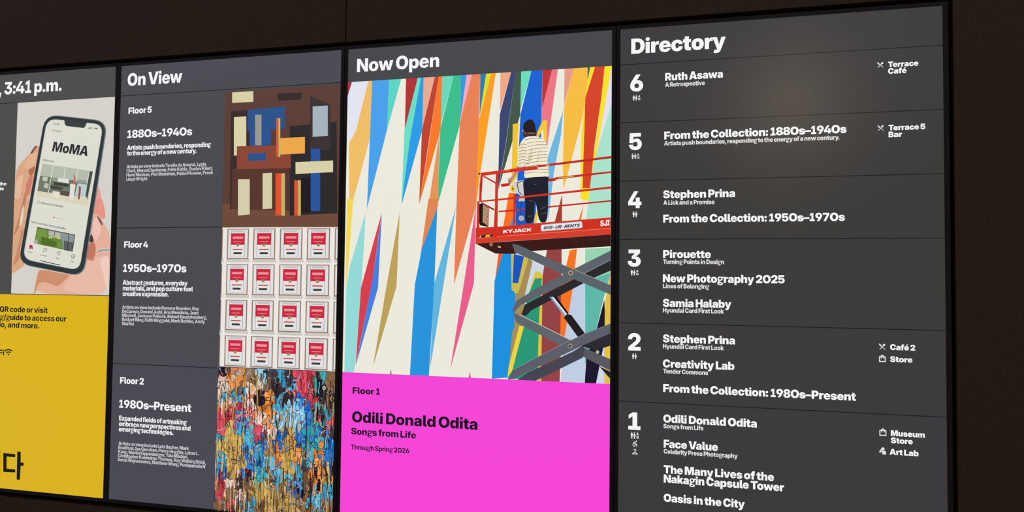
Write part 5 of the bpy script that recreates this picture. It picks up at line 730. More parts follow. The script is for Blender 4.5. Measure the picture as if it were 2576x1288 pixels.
[0,"phone_photo/right_hand",[84,54,52],[[2758,7328],[2795,7254],[2810,7218],[2821,7185],[2823,7165],[2819,7139],[2812,7127],[2792,7117],[2768,7113],[2714,7110],[2692,7120],[2681,7153],[2685,7199],[2707,7302],[2721,7339],[2740,7349]]],
[0,"phone_photo/right_hand",[236,192,178],[[2844,7794],[2888,7810],[2913,7804],[2944,7771],[2971,7722],[3021,7607],[3043,7549],[3056,7489],[3058,7447],[3048,7382],[3038,7344],[3016,7298],[2990,7258],[2934,7185],[2904,7162],[2871,7168],[2846,7200],[2803,7290],[2786,7347],[2777,7426],[2778,7501],[2792,7649],[2803,7716],[2823,7771]]],
[0,"phone_photo/right_hand",[232,186,168],[[2215,6272],[2321,6372],[2383,6423],[2464,6478],[2536,6519],[2672,6585],[2749,6617],[2843,6650],[2923,6672],[3068,6705],[3139,6720],[3207,6731],[3249,6735],[3308,6735],[3334,6713],[3354,6648],[3362,6562],[3364,6367],[3361,6259],[3349,6129],[3333,6021],[3296,5826],[3244,5739],[3125,5674],[2978,5652],[2653,5650],[2484,5654],[2302,5668],[2167,5687],[1945,5730],[1861,5766],[1832,5830],[1867,5902],[2002,6051],[2073,6129],[2153,6212]]],
[0,"phone_photo/right_hand",[238,204,190],[[3145,6680],[3266,6721],[3319,6717],[3360,6663],[3375,6577],[3377,6374],[3375,6266],[3369,6145],[3358,6050],[3335,5888],[3320,5834],[3297,5833],[3275,5887],[3230,6049],[3204,6139],[3171,6247],[3141,6337],[3087,6499],[3076,6576],[3098,6644]]],
[0,"phone_photo/right_hand",[200,132,112],[[2474,6534],[2541,6591],[2583,6619],[2641,6645],[2697,6661],[2804,6682],[2849,6686],[2875,6678],[2875,6660],[2847,6615],[2827,6597],[2795,6589],[2760,6593],[2691,6613],[2651,6616],[2602,6605],[2560,6584],[2483,6530],[2456,6513],[2453,6514]]],
[0,"phone_photo/right_hand",[118,78,86],[[2954,7842],[3009,7790],[3036,7761],[3062,7727],[3078,7699],[3102,7650],[3110,7628],[3112,7610],[3107,7603],[3089,7599],[3076,7605],[3055,7625],[3033,7654],[2988,7720],[2966,7754],[2945,7789],[2934,7814],[2918,7853],[2918,7865],[2931,7861]]],
[0,"phone_photo/ring",[206,200,198],[[2912,6804],[2928,6837],[2942,6855],[2970,6876],[3000,6893],[3064,6924],[3104,6938],[3158,6949],[3209,6953],[3308,6955],[3351,6950],[3385,6936],[3396,6915],[3398,6870],[3390,6851],[3366,6841],[3333,6843],[3259,6857],[3218,6862],[3169,6862],[3128,6857],[3055,6842],[3019,6834],[2983,6822],[2960,6812],[2927,6792],[2914,6787],[2908,6792]]],
[0,"phone_photo/ring",[130,126,126],[[2944,6827],[2968,6850],[2985,6862],[3012,6875],[3040,6885],[3099,6901],[3134,6908],[3183,6912],[3229,6912],[3318,6909],[3357,6907],[3387,6902],[3397,6898],[3397,6888],[3388,6884],[3360,6882],[3323,6882],[3239,6885],[3196,6885],[3148,6881],[3113,6874],[3055,6857],[3026,6849],[2997,6839],[2978,6831],[2949,6818],[2939,6815],[2937,6818]]],
[0,"phone_photo/phone",[112,124,126],[[932,10466],[977,10603],[1055,10703],[1165,10767],[1308,10795],[1483,10787],[2727,10617],[2891,10579],[3013,10515],[3094,10427],[3133,10314],[3131,10175],[2587,6509],[2549,6375],[2478,6278],[2375,6216],[2240,6190],[2072,6201],[680,6417],[510,6459],[384,6526],[302,6619],[264,6736],[271,6879]]],
[0,"phone_photo/phone",[50,58,60],[[922,10455],[966,10587],[1041,10685],[1148,10747],[1286,10775],[1456,10767],[2700,10599],[2860,10562],[2978,10501],[3057,10415],[3095,10305],[3093,10170],[2551,6520],[2513,6390],[2445,6296],[2345,6236],[2214,6212],[2050,6223],[679,6440],[514,6482],[392,6548],[312,6638],[275,6752],[281,6891]]],
[0,"phone_photo/phone",[190,194,188],[[1016,10438],[1048,10538],[1104,10612],[1185,10660],[1290,10681],[1418,10676],[2696,10508],[2817,10481],[2906,10435],[2965,10370],[2993,10287],[2991,10185],[2418,6588],[2389,6489],[2336,6418],[2260,6373],[2160,6355],[2036,6363],[711,6574],[586,6606],[494,6656],[433,6724],[404,6811],[408,6916]]],
[0,"phone_photo/phone_screen",[222,221,209],[[1040,10431],[1071,10527],[1125,10598],[1202,10644],[1303,10664],[1426,10658],[2690,10491],[2806,10464],[2892,10420],[2948,10358],[2975,10278],[2973,10180],[2402,6593],[2374,6499],[2323,6431],[2250,6388],[2154,6370],[2035,6379],[717,6593],[598,6624],[509,6672],[451,6738],[424,6821],[427,6921]]],
[0,"phone_photo/phone_screen",[58,64,64],[[1674,10674],[2481,10555],[2434,10465],[2403,10406],[2349,10388],[1758,10470],[1700,10529]]],
[0,"phone_photo/phone_screen",[92,90,86],[[2488,10368],[2510,10365],[2518,10376],[2496,10379]]],
[0,"phone_photo/phone_screen",[92,90,86],[[2519,10365],[2541,10361],[2548,10382],[2526,10385]]],
[0,"phone_photo/phone_screen",[92,90,86],[[2549,10361],[2571,10358],[2578,10390],[2556,10393]]],
[0,"phone_photo/phone_screen",[92,90,86],[[2580,10358],[2602,10354],[2608,10400],[2586,10403]]],
[0,"phone_photo/phone_screen",[92,90,86],[[2758,10382],[2835,10372],[2831,10331],[2754,10341]]],
[0,"phone_photo/app_image",[196,198,184],[[963,9402],[2733,9137],[2577,8144],[773,8456]]],
[0,"phone_photo/app_image",[182,188,174],[[963,9402],[2733,9137],[2684,8806],[878,9030]]],
[0,"phone_photo/app_image",[112,122,106],[[886,9058],[2601,8819],[2548,8415],[804,8603]]],
[0,"phone_photo/app_image",[196,200,186],[[993,9031],[1165,9004],[1142,8876],[969,8915]]],
[0,"phone_photo/app_image",[186,190,176],[[1058,8843],[1201,8817],[1179,8677],[1021,8704]]],
[0,"phone_photo/app_image",[224,226,218],[[1521,8983],[1917,8927],[1907,8812],[1511,8868]]],
[0,"phone_photo/app_image",[62,64,58],[[1398,8859],[1914,8782],[1898,8704],[1385,8775]]],
[0,"phone_photo/app_image",[74,74,68],[[1246,8774],[1743,8700],[1662,8616],[1293,8661]]],
[0,"phone_photo/app_image",[150,160,140],[[1337,8976],[1508,8949],[1488,8880],[1326,8902]]],
[0,"phone_photo/app_image",[150,158,150],[[2210,8920],[2572,8866],[2561,8786],[2200,8829]]],
[0,"phone_photo/app_image",[186,206,206],[[2214,8805],[2549,8759],[2506,8416],[2138,8468]]],
[0,"phone_photo/app_image",[72,80,74],[[2622,9140],[2728,9126],[2569,8350],[2487,8352]]],
[0,"phone_photo/app_image",[90,84,72],[[1634,8610],[1945,8569],[1928,8426],[1612,8460]]],
[0,"phone_photo/app_image",[218,212,186],[[798,8620],[1183,8556],[1950,8426],[2534,8415],[2596,8239],[2577,8144],[773,8456]]],
[0,"phone_photo/app_image",[226,224,214],[[1964,8799],[2146,8768],[2088,8331],[1948,8347]]],
[0,"phone_photo/app_image",[196,104,86],[[2064,9097],[2147,8957],[2121,8768],[2059,8783],[2087,8935]]],
[0,"phone_photo/app_image",[228,222,202],[[1352,8604],[1602,8564],[1581,8386],[1345,8414]]],
[0,"phone_photo/app_image",[150,84,78],[[2262,8724],[2335,8699],[2335,8561],[2302,8332],[2243,8352],[2265,8563]]],
[0,"phone_photo/app_image",[226,228,220],[[1340,9350],[1189,8547],[1211,8543],[1363,9345]]],
[0,"phone_photo/app_image",[226,228,220],[[1761,9272],[1721,8965],[1744,8961],[1783,9269]]],
[0,"phone_photo/app_image",[226,228,220],[[2200,9202],[2146,8828],[2168,8824],[2222,9199]]],
[0,"phone_photo/app_image",[226,228,220],[[2601,9146],[2522,8785],[2544,8781],[2623,9141]]],
[0,"phone_photo/app_image",[104,136,58],[[847,7561],[2182,7328],[2109,6852],[758,7091]]],
[0,"phone_photo/app_image",[138,148,150],[[1227,7484],[2182,7328],[2109,6852],[1815,6893],[1719,7192],[1233,7333]]],
[0,"phone_photo/app_image",[182,184,174],[[1285,7449],[1683,7377],[1666,7239],[1492,7239],[1261,7333]]],
[0,"phone_photo/app_image",[92,96,98],[[1804,7169],[2155,7099],[2109,6852],[1815,6893]]],
[0,"phone_photo/app_image",[120,150,72],[[884,7498],[1113,7496],[1205,7333],[1126,7171],[811,7196]]],
[0,"phone_photo/app_image",[78,112,42],[[1007,7288],[1352,7194],[1582,7100],[1530,6985],[1017,7056]]],
[0,"phone_photo/app_image",[160,168,160],[[753,7196],[897,7195],[887,7074],[758,7091]]],
[0,"phone_photo/app_image",[112,140,70],[[1581,7124],[1752,7054],[1785,6939],[1587,6974]]],
[0,"phone_photo/app_image",[222,206,80],[[1575,7274],[1674,7257],[1662,7204],[1566,7220]]],
[0,"phone_photo/app_image",[186,200,110],[[1263,7298],[1405,7281],[1393,7228],[1260,7240]]],
[0,"phone_photo/app_image",[52,54,52],[[835,7548],[2185,7318],[2189,7336],[839,7566]]],
[0,"phone_photo/app_image",[52,54,52],[[2172,7333],[2100,6854],[2122,6851],[2194,7330]]],
[0,"phone_photo/app_image",[52,54,52],[[1475,7451],[1453,7284],[1470,7282],[1492,7449]]],
[0,"phone_photo/app_image",[40,44,46],[[1956,7333],[1930,6890],[1950,6889],[1975,7332]]],
[0,"phone_photo/app_icon#home",[200,34,72],[[589,7010],[605,7042],[650,7052],[719,6998],[713,6921],[673,6923],[668,6963],[645,6963],[644,6926],[603,6930]]],
[0,"phone_photo/app_icon#find",[92,90,86],[[1216,6906],[1210,6881],[1224,6879],[1230,6903]]],
[0,"phone_photo/app_icon#find",[92,90,86],[[1213,6888],[1195,6868],[1206,6861],[1225,6880]]],
[0,"phone_photo/app_icon#find",[92,90,86],[[1201,6872],[1174,6861],[1181,6851],[1208,6862]]],
[0,"phone_photo/app_icon#find",[92,90,86],[[1182,6863],[1151,6863],[1152,6851],[1183,6851]]],
[0,"phone_photo/app_icon#find",[92,90,86],[[1160,6861],[1132,6872],[1126,6862],[1154,6851]]],
[0,"phone_photo/app_icon#find",[92,90,86],[[1139,6868],[1119,6888],[1108,6880],[1128,6861]]],
[0,"phone_photo/app_icon#find",[92,90,86],[[1123,6881],[1115,6906],[1101,6903],[1109,6879]]],
[0,"phone_photo/app_icon#find",[92,90,86],[[1115,6899],[1121,6923],[1107,6926],[1101,6901]]],
[0,"phone_photo/app_icon#find",[92,90,86],[[1117,6917],[1136,6937],[1124,6944],[1106,6924]]],
[0,"phone_photo/app_icon#find",[92,90,86],[[1129,6932],[1157,6943],[1150,6954],[1123,6943]]],
[0,"phone_photo/app_icon#find",[92,90,86],[[1148,6942],[1179,6942],[1179,6953],[1148,6953]]],
[0,"phone_photo/app_icon#find",[92,90,86],[[1171,6943],[1199,6932],[1205,6943],[1176,6954]]],
[0,"phone_photo/app_icon#find",[92,90,86],[[1192,6937],[1212,6917],[1223,6924],[1203,6944]]],
[0,"phone_photo/app_icon#find",[92,90,86],[[1208,6923],[1216,6899],[1230,6901],[1222,6926]]],
[0,"phone_photo/app_icon#find",[92,90,86],[[1124,6877],[1074,6843],[1086,6833],[1135,6866]]],
[0,"phone_photo/app_icon#pin",[92,90,86],[[1648,6746],[1610,6823],[1597,6819],[1635,6741]]],
[0,"phone_photo/app_icon#pin",[92,90,86],[[1610,6815],[1627,6861],[1613,6865],[1597,6819]]],
[0,"phone_photo/app_icon#pin",[92,90,86],[[1619,6855],[1663,6865],[1659,6876],[1615,6866]]],
[0,"phone_photo/app_icon#pin",[92,90,86],[[1652,6867],[1694,6837],[1703,6845],[1661,6876]]],
[0,"phone_photo/app_icon#pin",[92,90,86],[[1689,6845],[1688,6799],[1702,6798],[1703,6844]]],
[0,"phone_photo/app_icon#pin",[92,90,86],[[1691,6806],[1634,6748],[1645,6740],[1702,6799]]],
[0,"phone_photo/app_icon#pin",[92,90,86],[[1666,6819],[1665,6814],[1661,6810],[1656,6808],[1649,6808],[1644,6810],[1639,6814],[1638,6819],[1639,6824],[1643,6828],[1648,6831],[1655,6831],[1660,6828],[1664,6824]]],
[0,"phone_photo/app_icon#info",[92,90,86],[[2213,6720],[2207,6692],[2220,6690],[2227,6718]]],
[0,"phone_photo/app_icon#info",[92,90,86],[[2210,6698],[2189,6676],[2200,6669],[2221,6691]]],
[0,"phone_photo/app_icon#info",[92,90,86],[[2196,6680],[2164,6667],[2171,6657],[2202,6670]]],
[0,"phone_photo/app_icon#info",[92,90,86],[[2173,6669],[2137,6669],[2138,6657],[2173,6658]]],
[0,"phone_photo/app_icon#info",[92,90,86],[[2146,6667],[2114,6680],[2108,6670],[2140,6657]]],
[0,"phone_photo/app_icon#info",[92,90,86],[[2120,6676],[2098,6698],[2087,6691],[2110,6668]]],
[0,"phone_photo/app_icon#info",[92,90,86],[[2101,6692],[2093,6720],[2079,6718],[2088,6689]]],
[0,"phone_photo/app_icon#info",[92,90,86],[[2093,6713],[2100,6741],[2086,6744],[2079,6716]]],
[0,"phone_photo/app_icon#info",[92,90,86],[[2096,6735],[2117,6758],[2106,6765],[2085,6742]]],
[0,"phone_photo/app_icon#info",[92,90,86],[[2111,6753],[2142,6766],[2136,6776],[2104,6764]]],
[0,"phone_photo/app_icon#info",[92,90,86],[[2134,6765],[2169,6765],[2168,6776],[2133,6776]]],
[0,"phone_photo/app_icon#info",[92,90,86],[[2161,6766],[2193,6754],[2198,6764],[2166,6776]]],
[0,"phone_photo/app_icon#info",[92,90,86],[[2186,6758],[2209,6735],[2219,6742],[2197,6765]]],
[0,"phone_photo/app_icon#info",[92,90,86],[[2205,6742],[2214,6713],[2227,6716],[2218,6744]]],
[0,"phone_photo/app_icon#info",[92,90,86],[[2149,6733],[2142,6680],[2161,6678],[2168,6730]]],
[0,"phone_photo/app_icon#info",[92,90,86],[[2171,6751],[2170,6747],[2167,6744],[2163,6742],[2158,6742],[2154,6744],[2150,6747],[2149,6751],[2150,6755],[2153,6758],[2157,6760],[2162,6760],[2167,6758],[2170,6755]]],
[0,"phone_photo/app_icon#headphone",[150,140,125],[[912,8288],[908,8268],[919,8266],[924,8286]]],
[0,"phone_photo/app_icon#headphone",[150,140,125],[[910,8273],[896,8258],[905,8252],[920,8267]]],
[0,"phone_photo/app_icon#headphone",[150,140,125],[[901,8261],[879,8253],[884,8244],[906,8253]]],
[0,"phone_photo/app_icon#headphone",[150,140,125],[[886,8254],[861,8254],[861,8245],[886,8245]]],
[0,"phone_photo/app_icon#headphone",[150,140,125],[[867,8253],[845,8262],[840,8254],[863,8245]]],
[0,"phone_photo/app_icon#headphone",[150,140,125],[[850,8258],[834,8275],[825,8269],[841,8253]]],
[0,"phone_photo/app_icon#headphone",[150,140,125],[[837,8269],[831,8289],[820,8287],[826,8267]]],
[0,"phone_photo/app_icon#headphone",[150,140,125],[[831,8284],[836,8303],[824,8306],[820,8286]]],
[0,"phone_photo/app_icon#headphone",[150,140,125],[[833,8298],[848,8314],[839,8320],[824,8304]]],
[0,"phone_photo/app_icon#headphone",[150,140,125],[[843,8310],[865,8319],[859,8327],[837,8319]]],
[0,"phone_photo/app_icon#headphone",[150,140,125],[[858,8318],[883,8317],[883,8327],[858,8327]]],
[0,"phone_photo/app_icon#headphone",[150,140,125],[[876,8319],[899,8310],[904,8318],[881,8327]]],
[0,"phone_photo/app_icon#headphone",[150,140,125],[[893,8313],[910,8297],[918,8303],[902,8319]]],
[0,"phone_photo/app_icon#headphone",[150,140,125],[[906,8302],[913,8282],[924,8284],[917,8304]]],
[0,"phone_photo/phone_screen",[200,60,70],[[1462,7834],[1458,7822],[1445,7814],[1430,7814],[1417,7822],[1411,7834],[1416,7846],[1428,7854],[1444,7854],[1457,7846]]],
[0,"phone_photo/phone_screen",[92,90,86],[[1547,7819],[1544,7811],[1534,7807],[1524,7811],[1519,7819],[1523,7827],[1533,7831],[1543,7827]]],
[0,"phone_photo/phone_screen",[92,90,86],[[1638,7804],[1634,7796],[1625,7793],[1614,7796],[1610,7804],[1614,7812],[1624,7816],[1634,7812]]],
[0,"phone_photo/phone_screen",[92,90,86],[[1732,7789],[1728,7781],[1718,7778],[1708,7781],[1703,7789],[1707,7798],[1717,7801],[1727,7797]]],
[0,"phone_photo/phone_screen",[56,48,60],[[991,6580],[1697,6452],[1702,6472],[996,6600]]],
[0,"wifi_symbol",[34,26,16],[[-142,3942],[-102,3966],[-126,3991],[-165,3967]]],
[0,"wifi_symbol",[34,26,16],[[-118,3958],[-74,3976],[-92,4004],[-136,3986]]],
[0,"wifi_symbol",[34,26,16],[[-92,3970],[-45,3982],[-56,4012],[-103,4000]]],
[0,"wifi_symbol",[34,26,16],[[-63,3979],[-14,3984],[-19,4015],[-68,4010]]],
[0,"wifi_symbol",[34,26,16],[[-33,3983],[16,3981],[18,4013],[-31,4015]]],
[0,"wifi_symbol",[34,26,16],[[-3,3983],[45,3975],[54,4005],[6,4014]]],
[0,"wifi_symbol",[34,26,16],[[27,3979],[72,3964],[88,3993],[42,4008]]],
[0,"wifi_symbol",[34,26,16],[[56,3971],[97,3950],[118,3976],[77,3998]]],
[0,"wifi_symbol",[34,26,16],[[-89,3893],[-62,3910],[-85,3932],[-112,3915]]],
[0,"wifi_symbol",[34,26,16],[[-77,3902],[-46,3916],[-63,3941],[-94,3928]]],
[0,"wifi_symbol",[34,26,16],[[-62,3910],[-29,3919],[-40,3946],[-73,3937]]],
[0,"wifi_symbol",[34,26,16],[[-47,3916],[-12,3919],[-17,3948],[-51,3944]]],
[0,"wifi_symbol",[34,26,16],[[-30,3919],[5,3917],[7,3946],[-28,3947]]],
[0,"wifi_symbol",[34,26,16],[[-13,3919],[21,3913],[30,3941],[-4,3947]]],
[0,"wifi_symbol",[34,26,16],[[5,3918],[36,3906],[51,3932],[19,3944]]],
[0,"wifi_symbol",[34,26,16],[[21,3913],[49,3898],[70,3921],[41,3937]]],
[0,"wifi_symbol",[34,26,16],[[10,3860],[8,3850],[0,3841],[-11,3836],[-24,3836],[-35,3840],[-44,3848],[-47,3858],[-45,3868],[-37,3876],[-26,3881],[-13,3881],[-1,3877],[7,3869]]],
[0,"korean_lettering",[34,26,16],[[-80,1017],[351,1015],[355,927],[42,926],[57,579],[370,581],[374,494],[-57,477]]],
[0,"korean_lettering",[34,26,16],[[420,1092],[543,1095],[556,791],[659,793],[663,706],[560,698],[544,294],[434,296]]],
[0,"korean_lettering",[34,26,16],[[-281,1092],[-196,1098],[-179,281],[-245,287]]],
[1,"painting_picture/colour_blocks",[112,76,60],[[-15,8140],[3428,8177],[3436,7486],[-15,7507]]],
[1,"painting_picture/colour_blocks",[60,46,44],[[169,10648],[1309,10657],[1375,8025],[206,7994]]],
[1,"painting_picture/colour_blocks",[88,56,48],[[248,9086],[1974,9100],[2002,7923],[242,7994]]],
[1,"painting_picture/colour_blocks",[48,44,44],[[1949,10158],[3305,10224],[3375,7844],[2005,7799]]],
[1,"painting_picture/colour_blocks",[56,44,44],[[1580,11052],[2272,11046],[2276,10859],[1584,10863]]],
[1,"painting_picture/colour_blocks",[60,52,52],[[2531,10940],[3112,10678],[3137,9496],[2563,9515]]],
[1,"painting_picture/colour_blocks",[44,84,140],[[672,10656],[1797,10696],[1812,10102],[687,10085]]],
[1,"painting_picture/colour_blocks",[44,84,150],[[758,10082],[1394,10088],[1404,9680],[769,9671]]],
[1,"painting_picture/colour_blocks",[44,86,158],[[2579,9545],[2850,9536],[2886,7911],[2616,7915]]],
[1,"painting_picture/colour_blocks",[216,208,166],[[191,11158],[837,11155],[844,10869],[199,10870]]],
[1,"painting_picture/colour_blocks",[218,210,168],[[264,10484],[640,10483],[668,9453],[292,9433]]],
[1,"painting_picture/colour_blocks",[212,206,170],[[435,8796],[792,8787],[817,7845],[462,7818]]],
[1,"painting_picture/colour_blocks",[214,206,166],[[1177,8935],[1457,8943],[1481,7992],[1201,7981]]],
[1,"painting_picture/colour_blocks",[216,208,166],[[2143,9204],[3227,9217],[3233,8912],[2151,8894]]],
[1,"painting_picture/colour_blocks",[140,72,54],[[375,9684],[1995,9659],[2009,9053],[392,9066]]],
[1,"painting_picture/colour_blocks",[156,152,146],[[907,10518],[1102,10509],[1123,9690],[928,9697]]],
[1,"painting_picture/colour_blocks",[236,168,74],[[1679,9857],[2402,9861],[2412,9427],[1689,9420]]],
[1,"painting_picture/colour_blocks",[44,84,140],[[721,9483],[1269,9481],[1274,9277],[726,9278]]],
[1,"painting_picture/colour_blocks",[166,180,190],[[2609,10657],[3045,10660],[3062,9866],[2627,9852]]],
[1,"painting_picture/colour_blocks",[222,84,52],[[1543,10395],[1613,10392],[1639,9359],[1569,9361]]],
[1,"painting_picture/colour_blocks",[196,180,104],[[1613,10392],[1666,10389],[1691,9358],[1639,9359]]],
[1,"painting_picture/colour_blocks",[222,84,52],[[1562,8925],[1736,8920],[1763,7802],[1590,7804]]],
[1,"painting_picture/colour_blocks",[196,180,104],[[1736,8920],[1840,8918],[1867,7801],[1763,7802]]],
[1,"painting_picture/colour_blocks",[222,84,52],[[2120,8725],[2230,8722],[2252,7797],[2142,7798]]],
[1,"painting_picture/colour_blocks",[196,180,104],[[2230,8722],[2309,8720],[2330,7796],[2252,7797]]],
[1,"painting_picture/colour_blocks",[36,32,32],[[2324,8781],[2580,8781],[2600,7884],[2345,7872]]]]
CENTRES = [-1.0495,-0.3503,0.3503,1.0508]
U = 1e-4
INK = {'w': (246, 247, 249), 'w2': (226, 226, 226), 'w3': (200, 201, 205), 'k': (26, 12, 26), 'g': (92, 90, 86), 'd': (50, 50, 52)}
SW, SH, ZB = 0.6804, 1.2096, 0.886
GREY = {0: (77, 78, 76), 1: (75, 76, 81), 2: (70, 71, 73), 3: (59, 58, 56)}
DIM = {0: .014, 1: .012, 2: .010, 3: .008}

# ------------------------------------------------------------------ the wall
bronze = plain_mat('dark_bronze_panel', (0.040, 0.0258, 0.0088), 0.55, 0.08, 0.22, 160.0, 0.25)
black = plain_mat('black_reveal', (0.004, 0.004, 0.004), 0.9, 0.02)
TOP, RIGHT, BOT, SEAM = 2.1159, 1.4109, 0.8631, 0.0009
LEFT = -1.409
V, Fc = [], []
T_ = 0.05
box_into(V, Fc, -6.0, SEAM - .0015, 0, T_, TOP, 4.2)
box_into(V, Fc, SEAM + .0015, RIGHT - .004, 0, T_, TOP, 4.2)
box_into(V, Fc, RIGHT, 4.5, 0, T_, 0, 4.2)
box_into(V, Fc, -6.0, SEAM - .0015, 0, T_, 0, BOT)
box_into(V, Fc, SEAM + .0015, RIGHT - .004, 0, T_, 0, BOT)
box_into(V, Fc, -6.0, LEFT, 0, T_, BOT + .003, TOP - .003)
w = mesh_obj('wall_back', V, Fc, bronze, None, 0.0012); w['kind'] = 'structure'
V, Fc = [], []
box_into(V, Fc, -6.0, 4.5, 0.075, 0.12, 0, 4.2)
w = mesh_obj('wall_backing', V, Fc, black); w['kind'] = 'structure'; w.name = 'trim_1'
V, Fc = [], []
box_into(V, Fc, -6.0, 4.5, -5.0, 0.12, -0.05, 0)
w = mesh_obj('floor', V, Fc, plain_mat('pale_stone_floor', (0.46, 0.43, 0.60), 0.4, 0.4, 0.2, 12.0)); w['kind'] = 'structure'

# ------------------------------------------------------------------ the displays
bezel_m = plain_mat('satin_black_bezel', (0.012, 0.0085, 0.005), 0.5, 0.12)
case_m = plain_mat('black_display_case', (0.006, 0.006, 0.006), 0.7, 0.1)
LABELS = [
    ('digital_display', 'wall display with a yellow lower half and a photo of hands holding a phone'),
    ('digital_display', 'wall-mounted grey display headed On View with three stacked picture tiles'),
    ('digital_display', 'wall-mounted display headed Now Open with a striped mural photo above a magenta block'),
    ('digital_display', 'wall-mounted dark grey display headed Directory with white floor numbers, rightmost of the four')]
BX, BT, BB = 0.0094, 0.0092, 0.0095
ROOT = []
for k in range(4):
    e = bpy.data.objects.new('digital_display', None); COL.objects.link(e)
    e.empty_display_size = 0.1
    e.location = (CENTRES[k], 0, ZB)
    e['label'] = LABELS[k][1]; e['category'] = 'screen'; e['group'] = 'row of lobby information displays'
    ROOT.append(e)
    bl = BX if k else 0.0094
    br = BX if k < 3 else 0.0109
    # case and bezel
    V, Fc = [], []
    box_into(V, Fc, -SW / 2 - bl + .0003, SW / 2 + br - .0003, 0.004, 0.072, -BB, SH + BT)
    mesh_obj('case', V, Fc, case_m, e)
    V, Fc = [], []
    x0, x1, z0, z1 = -SW / 2, SW / 2, 0, SH
    xo, xp, zo, zp = x0 - bl + .0003, x1 + br - .0003, z0 - BB, z1 + BT
    for a in ((xo, x0, zo, zp), (x1, xp, zo, zp), (x0, x1, zo, z0), (x0, x1, z1, zp)):
        box_into(V, Fc, a[0], a[1], -0.0008, 0.0038, a[2], a[3])
    mesh_obj('bezel', V, Fc, bezel_m, e)
    V, Fc = [], []
    box_into(V, Fc, x0, x1, 0, 0.0036, z0, z1)
    mesh_obj('screen_panel', V, Fc, screen_mat(GREY[k], DIM[k]), e)

def ink(k, c): return screen_mat(INK[c] if isinstance(c, str) else tuple(c), DIM[k])
D0, D1 = 0.00010, 0.00030

# divider lines
for k, x0, x1, z in DIVIDERS:
    fl = Flat(D0)
    xa = max(x0 * U, -SW / 2)
    xb = min(x1 * U, SW / 2) if k != 1 or x1 > 0 else x1 * U
    if k == 0: xa = -SW / 2
    if k == 3: xa, xb = -SW / 2, SW / 2
    fl.rect(xa, z * U - .0009, xb, z * U + .0009, screen_mat((26, 25, 25), DIM[k]))
    fl.build('divider_line', ROOT[k])

# ------------------------------------------------------------------ coloured panels and picture parts
def pic(name, key, k, rgb, label, depth=D0):
    x0, z0, x1, z1 = (v * U for v in RECTS[key])
    fl = Flat(depth); fl.rect(x0, z0, x1, z1, screen_mat(rgb, DIM[k]))
    return fl.build(name, ROOT[k], label)
PIC = {}
x0, z0, x1, z1 = RECTS['mural']
RECTS['mural'] = [-3402, z0, 3402, z1]
RECTS['magenta'] = [-3402, 0, 3402, z0]
RECTS['yellow'] = [-3402, 0, 3402, RECTS['yellow'][3]]
for key in ('phone', 'painting', 'prints', 'abstract'): RECTS[key][2] = 3402
RECTS['abstract'][1] = 0
PIC['mural_photo'] = pic('mural_photo', 'mural', 2, (236, 234, 220), 'photo of a person on a red scissor lift painting a wall of coloured wedges')
pic('magenta_block', 'magenta', 2, (244, 70, 214), 'magenta block under the mural photo')
PIC['phone_photo'] = pic('phone_photo', 'phone', 0, (214, 210, 203), 'photo of two hands holding a black phone')
pic('yellow_block', 'yellow', 0, (218, 180, 18), 'yellow block filling the lower part of the screen')
PIC['painting_picture'] = pic('painting_picture', 'painting', 1, (92, 64, 54), 'picture tile of a brown painting with cream, blue and orange blocks')
PIC['print_grid'] = pic('print_grid', 'prints', 1, (234, 232, 226), 'picture tile of small framed red and white prints in rows')

SUB_LABEL = {'person': 'person in a striped shirt, black cap and dark trousers seen from behind', 'lift_platform': 'red lift platform with a white phone number sticker',
             'phone': 'black phone in the photo', 'left_hand': 'hand gripping the phone from the left', 'right_hand': 'hand holding the phone from the right with a ring',
             'ring': 'silver ring on the right hand', 'wedge_mural': 'wall painted with long tapering wedges of many colours'}
order = []
for k, nm, c, pts in SHAPES:
    if (k, nm) not in order: order.append((k, nm))
depth = {0: D1, 1: D1, 2: D1, 3: D1}
for k, nm in order:
    fl = Flat(depth[k])
    for kk, n2, c, pts in SHAPES:
        if (kk, n2) == (k, nm):
            if nm.startswith('mural'):                                        # run out to the photo's own edges
                zb, zt = RECTS['mural'][1], RECTS['mural'][3]
                pts = [(3402 if x > 3315 else -3402 if x < -3365 else x, zt if z > zt - 75 else zb if z < zb + 45 else z) for x, z in pts]
            fl.poly([[(max(-SW / 2, min(SW / 2, x * U)), max(0.0, z * U)) for x, z in pts]], screen_mat(tuple(c), DIM[k]))
    depth[k] = -fl.y + 2e-5
    base, _, sub = nm.partition('/')
    par = PIC[base] if sub else ROOT[k]
    name = (sub or base).split('#')[0]
    fl.build(name, par, SUB_LABEL.get(name))

# lettering inside the pictures
for i, (k, par, name, wt, s, o, e_, u, c) in enumerate(FREE_TEXT):
    fl = Flat(depth[k] + 2e-5)
    write_free(fl, wt, s, [v * U for v in o], [v * U for v in e_], [v * U for v in u], ink(k, c))
    fl.build(name, PIC[par])

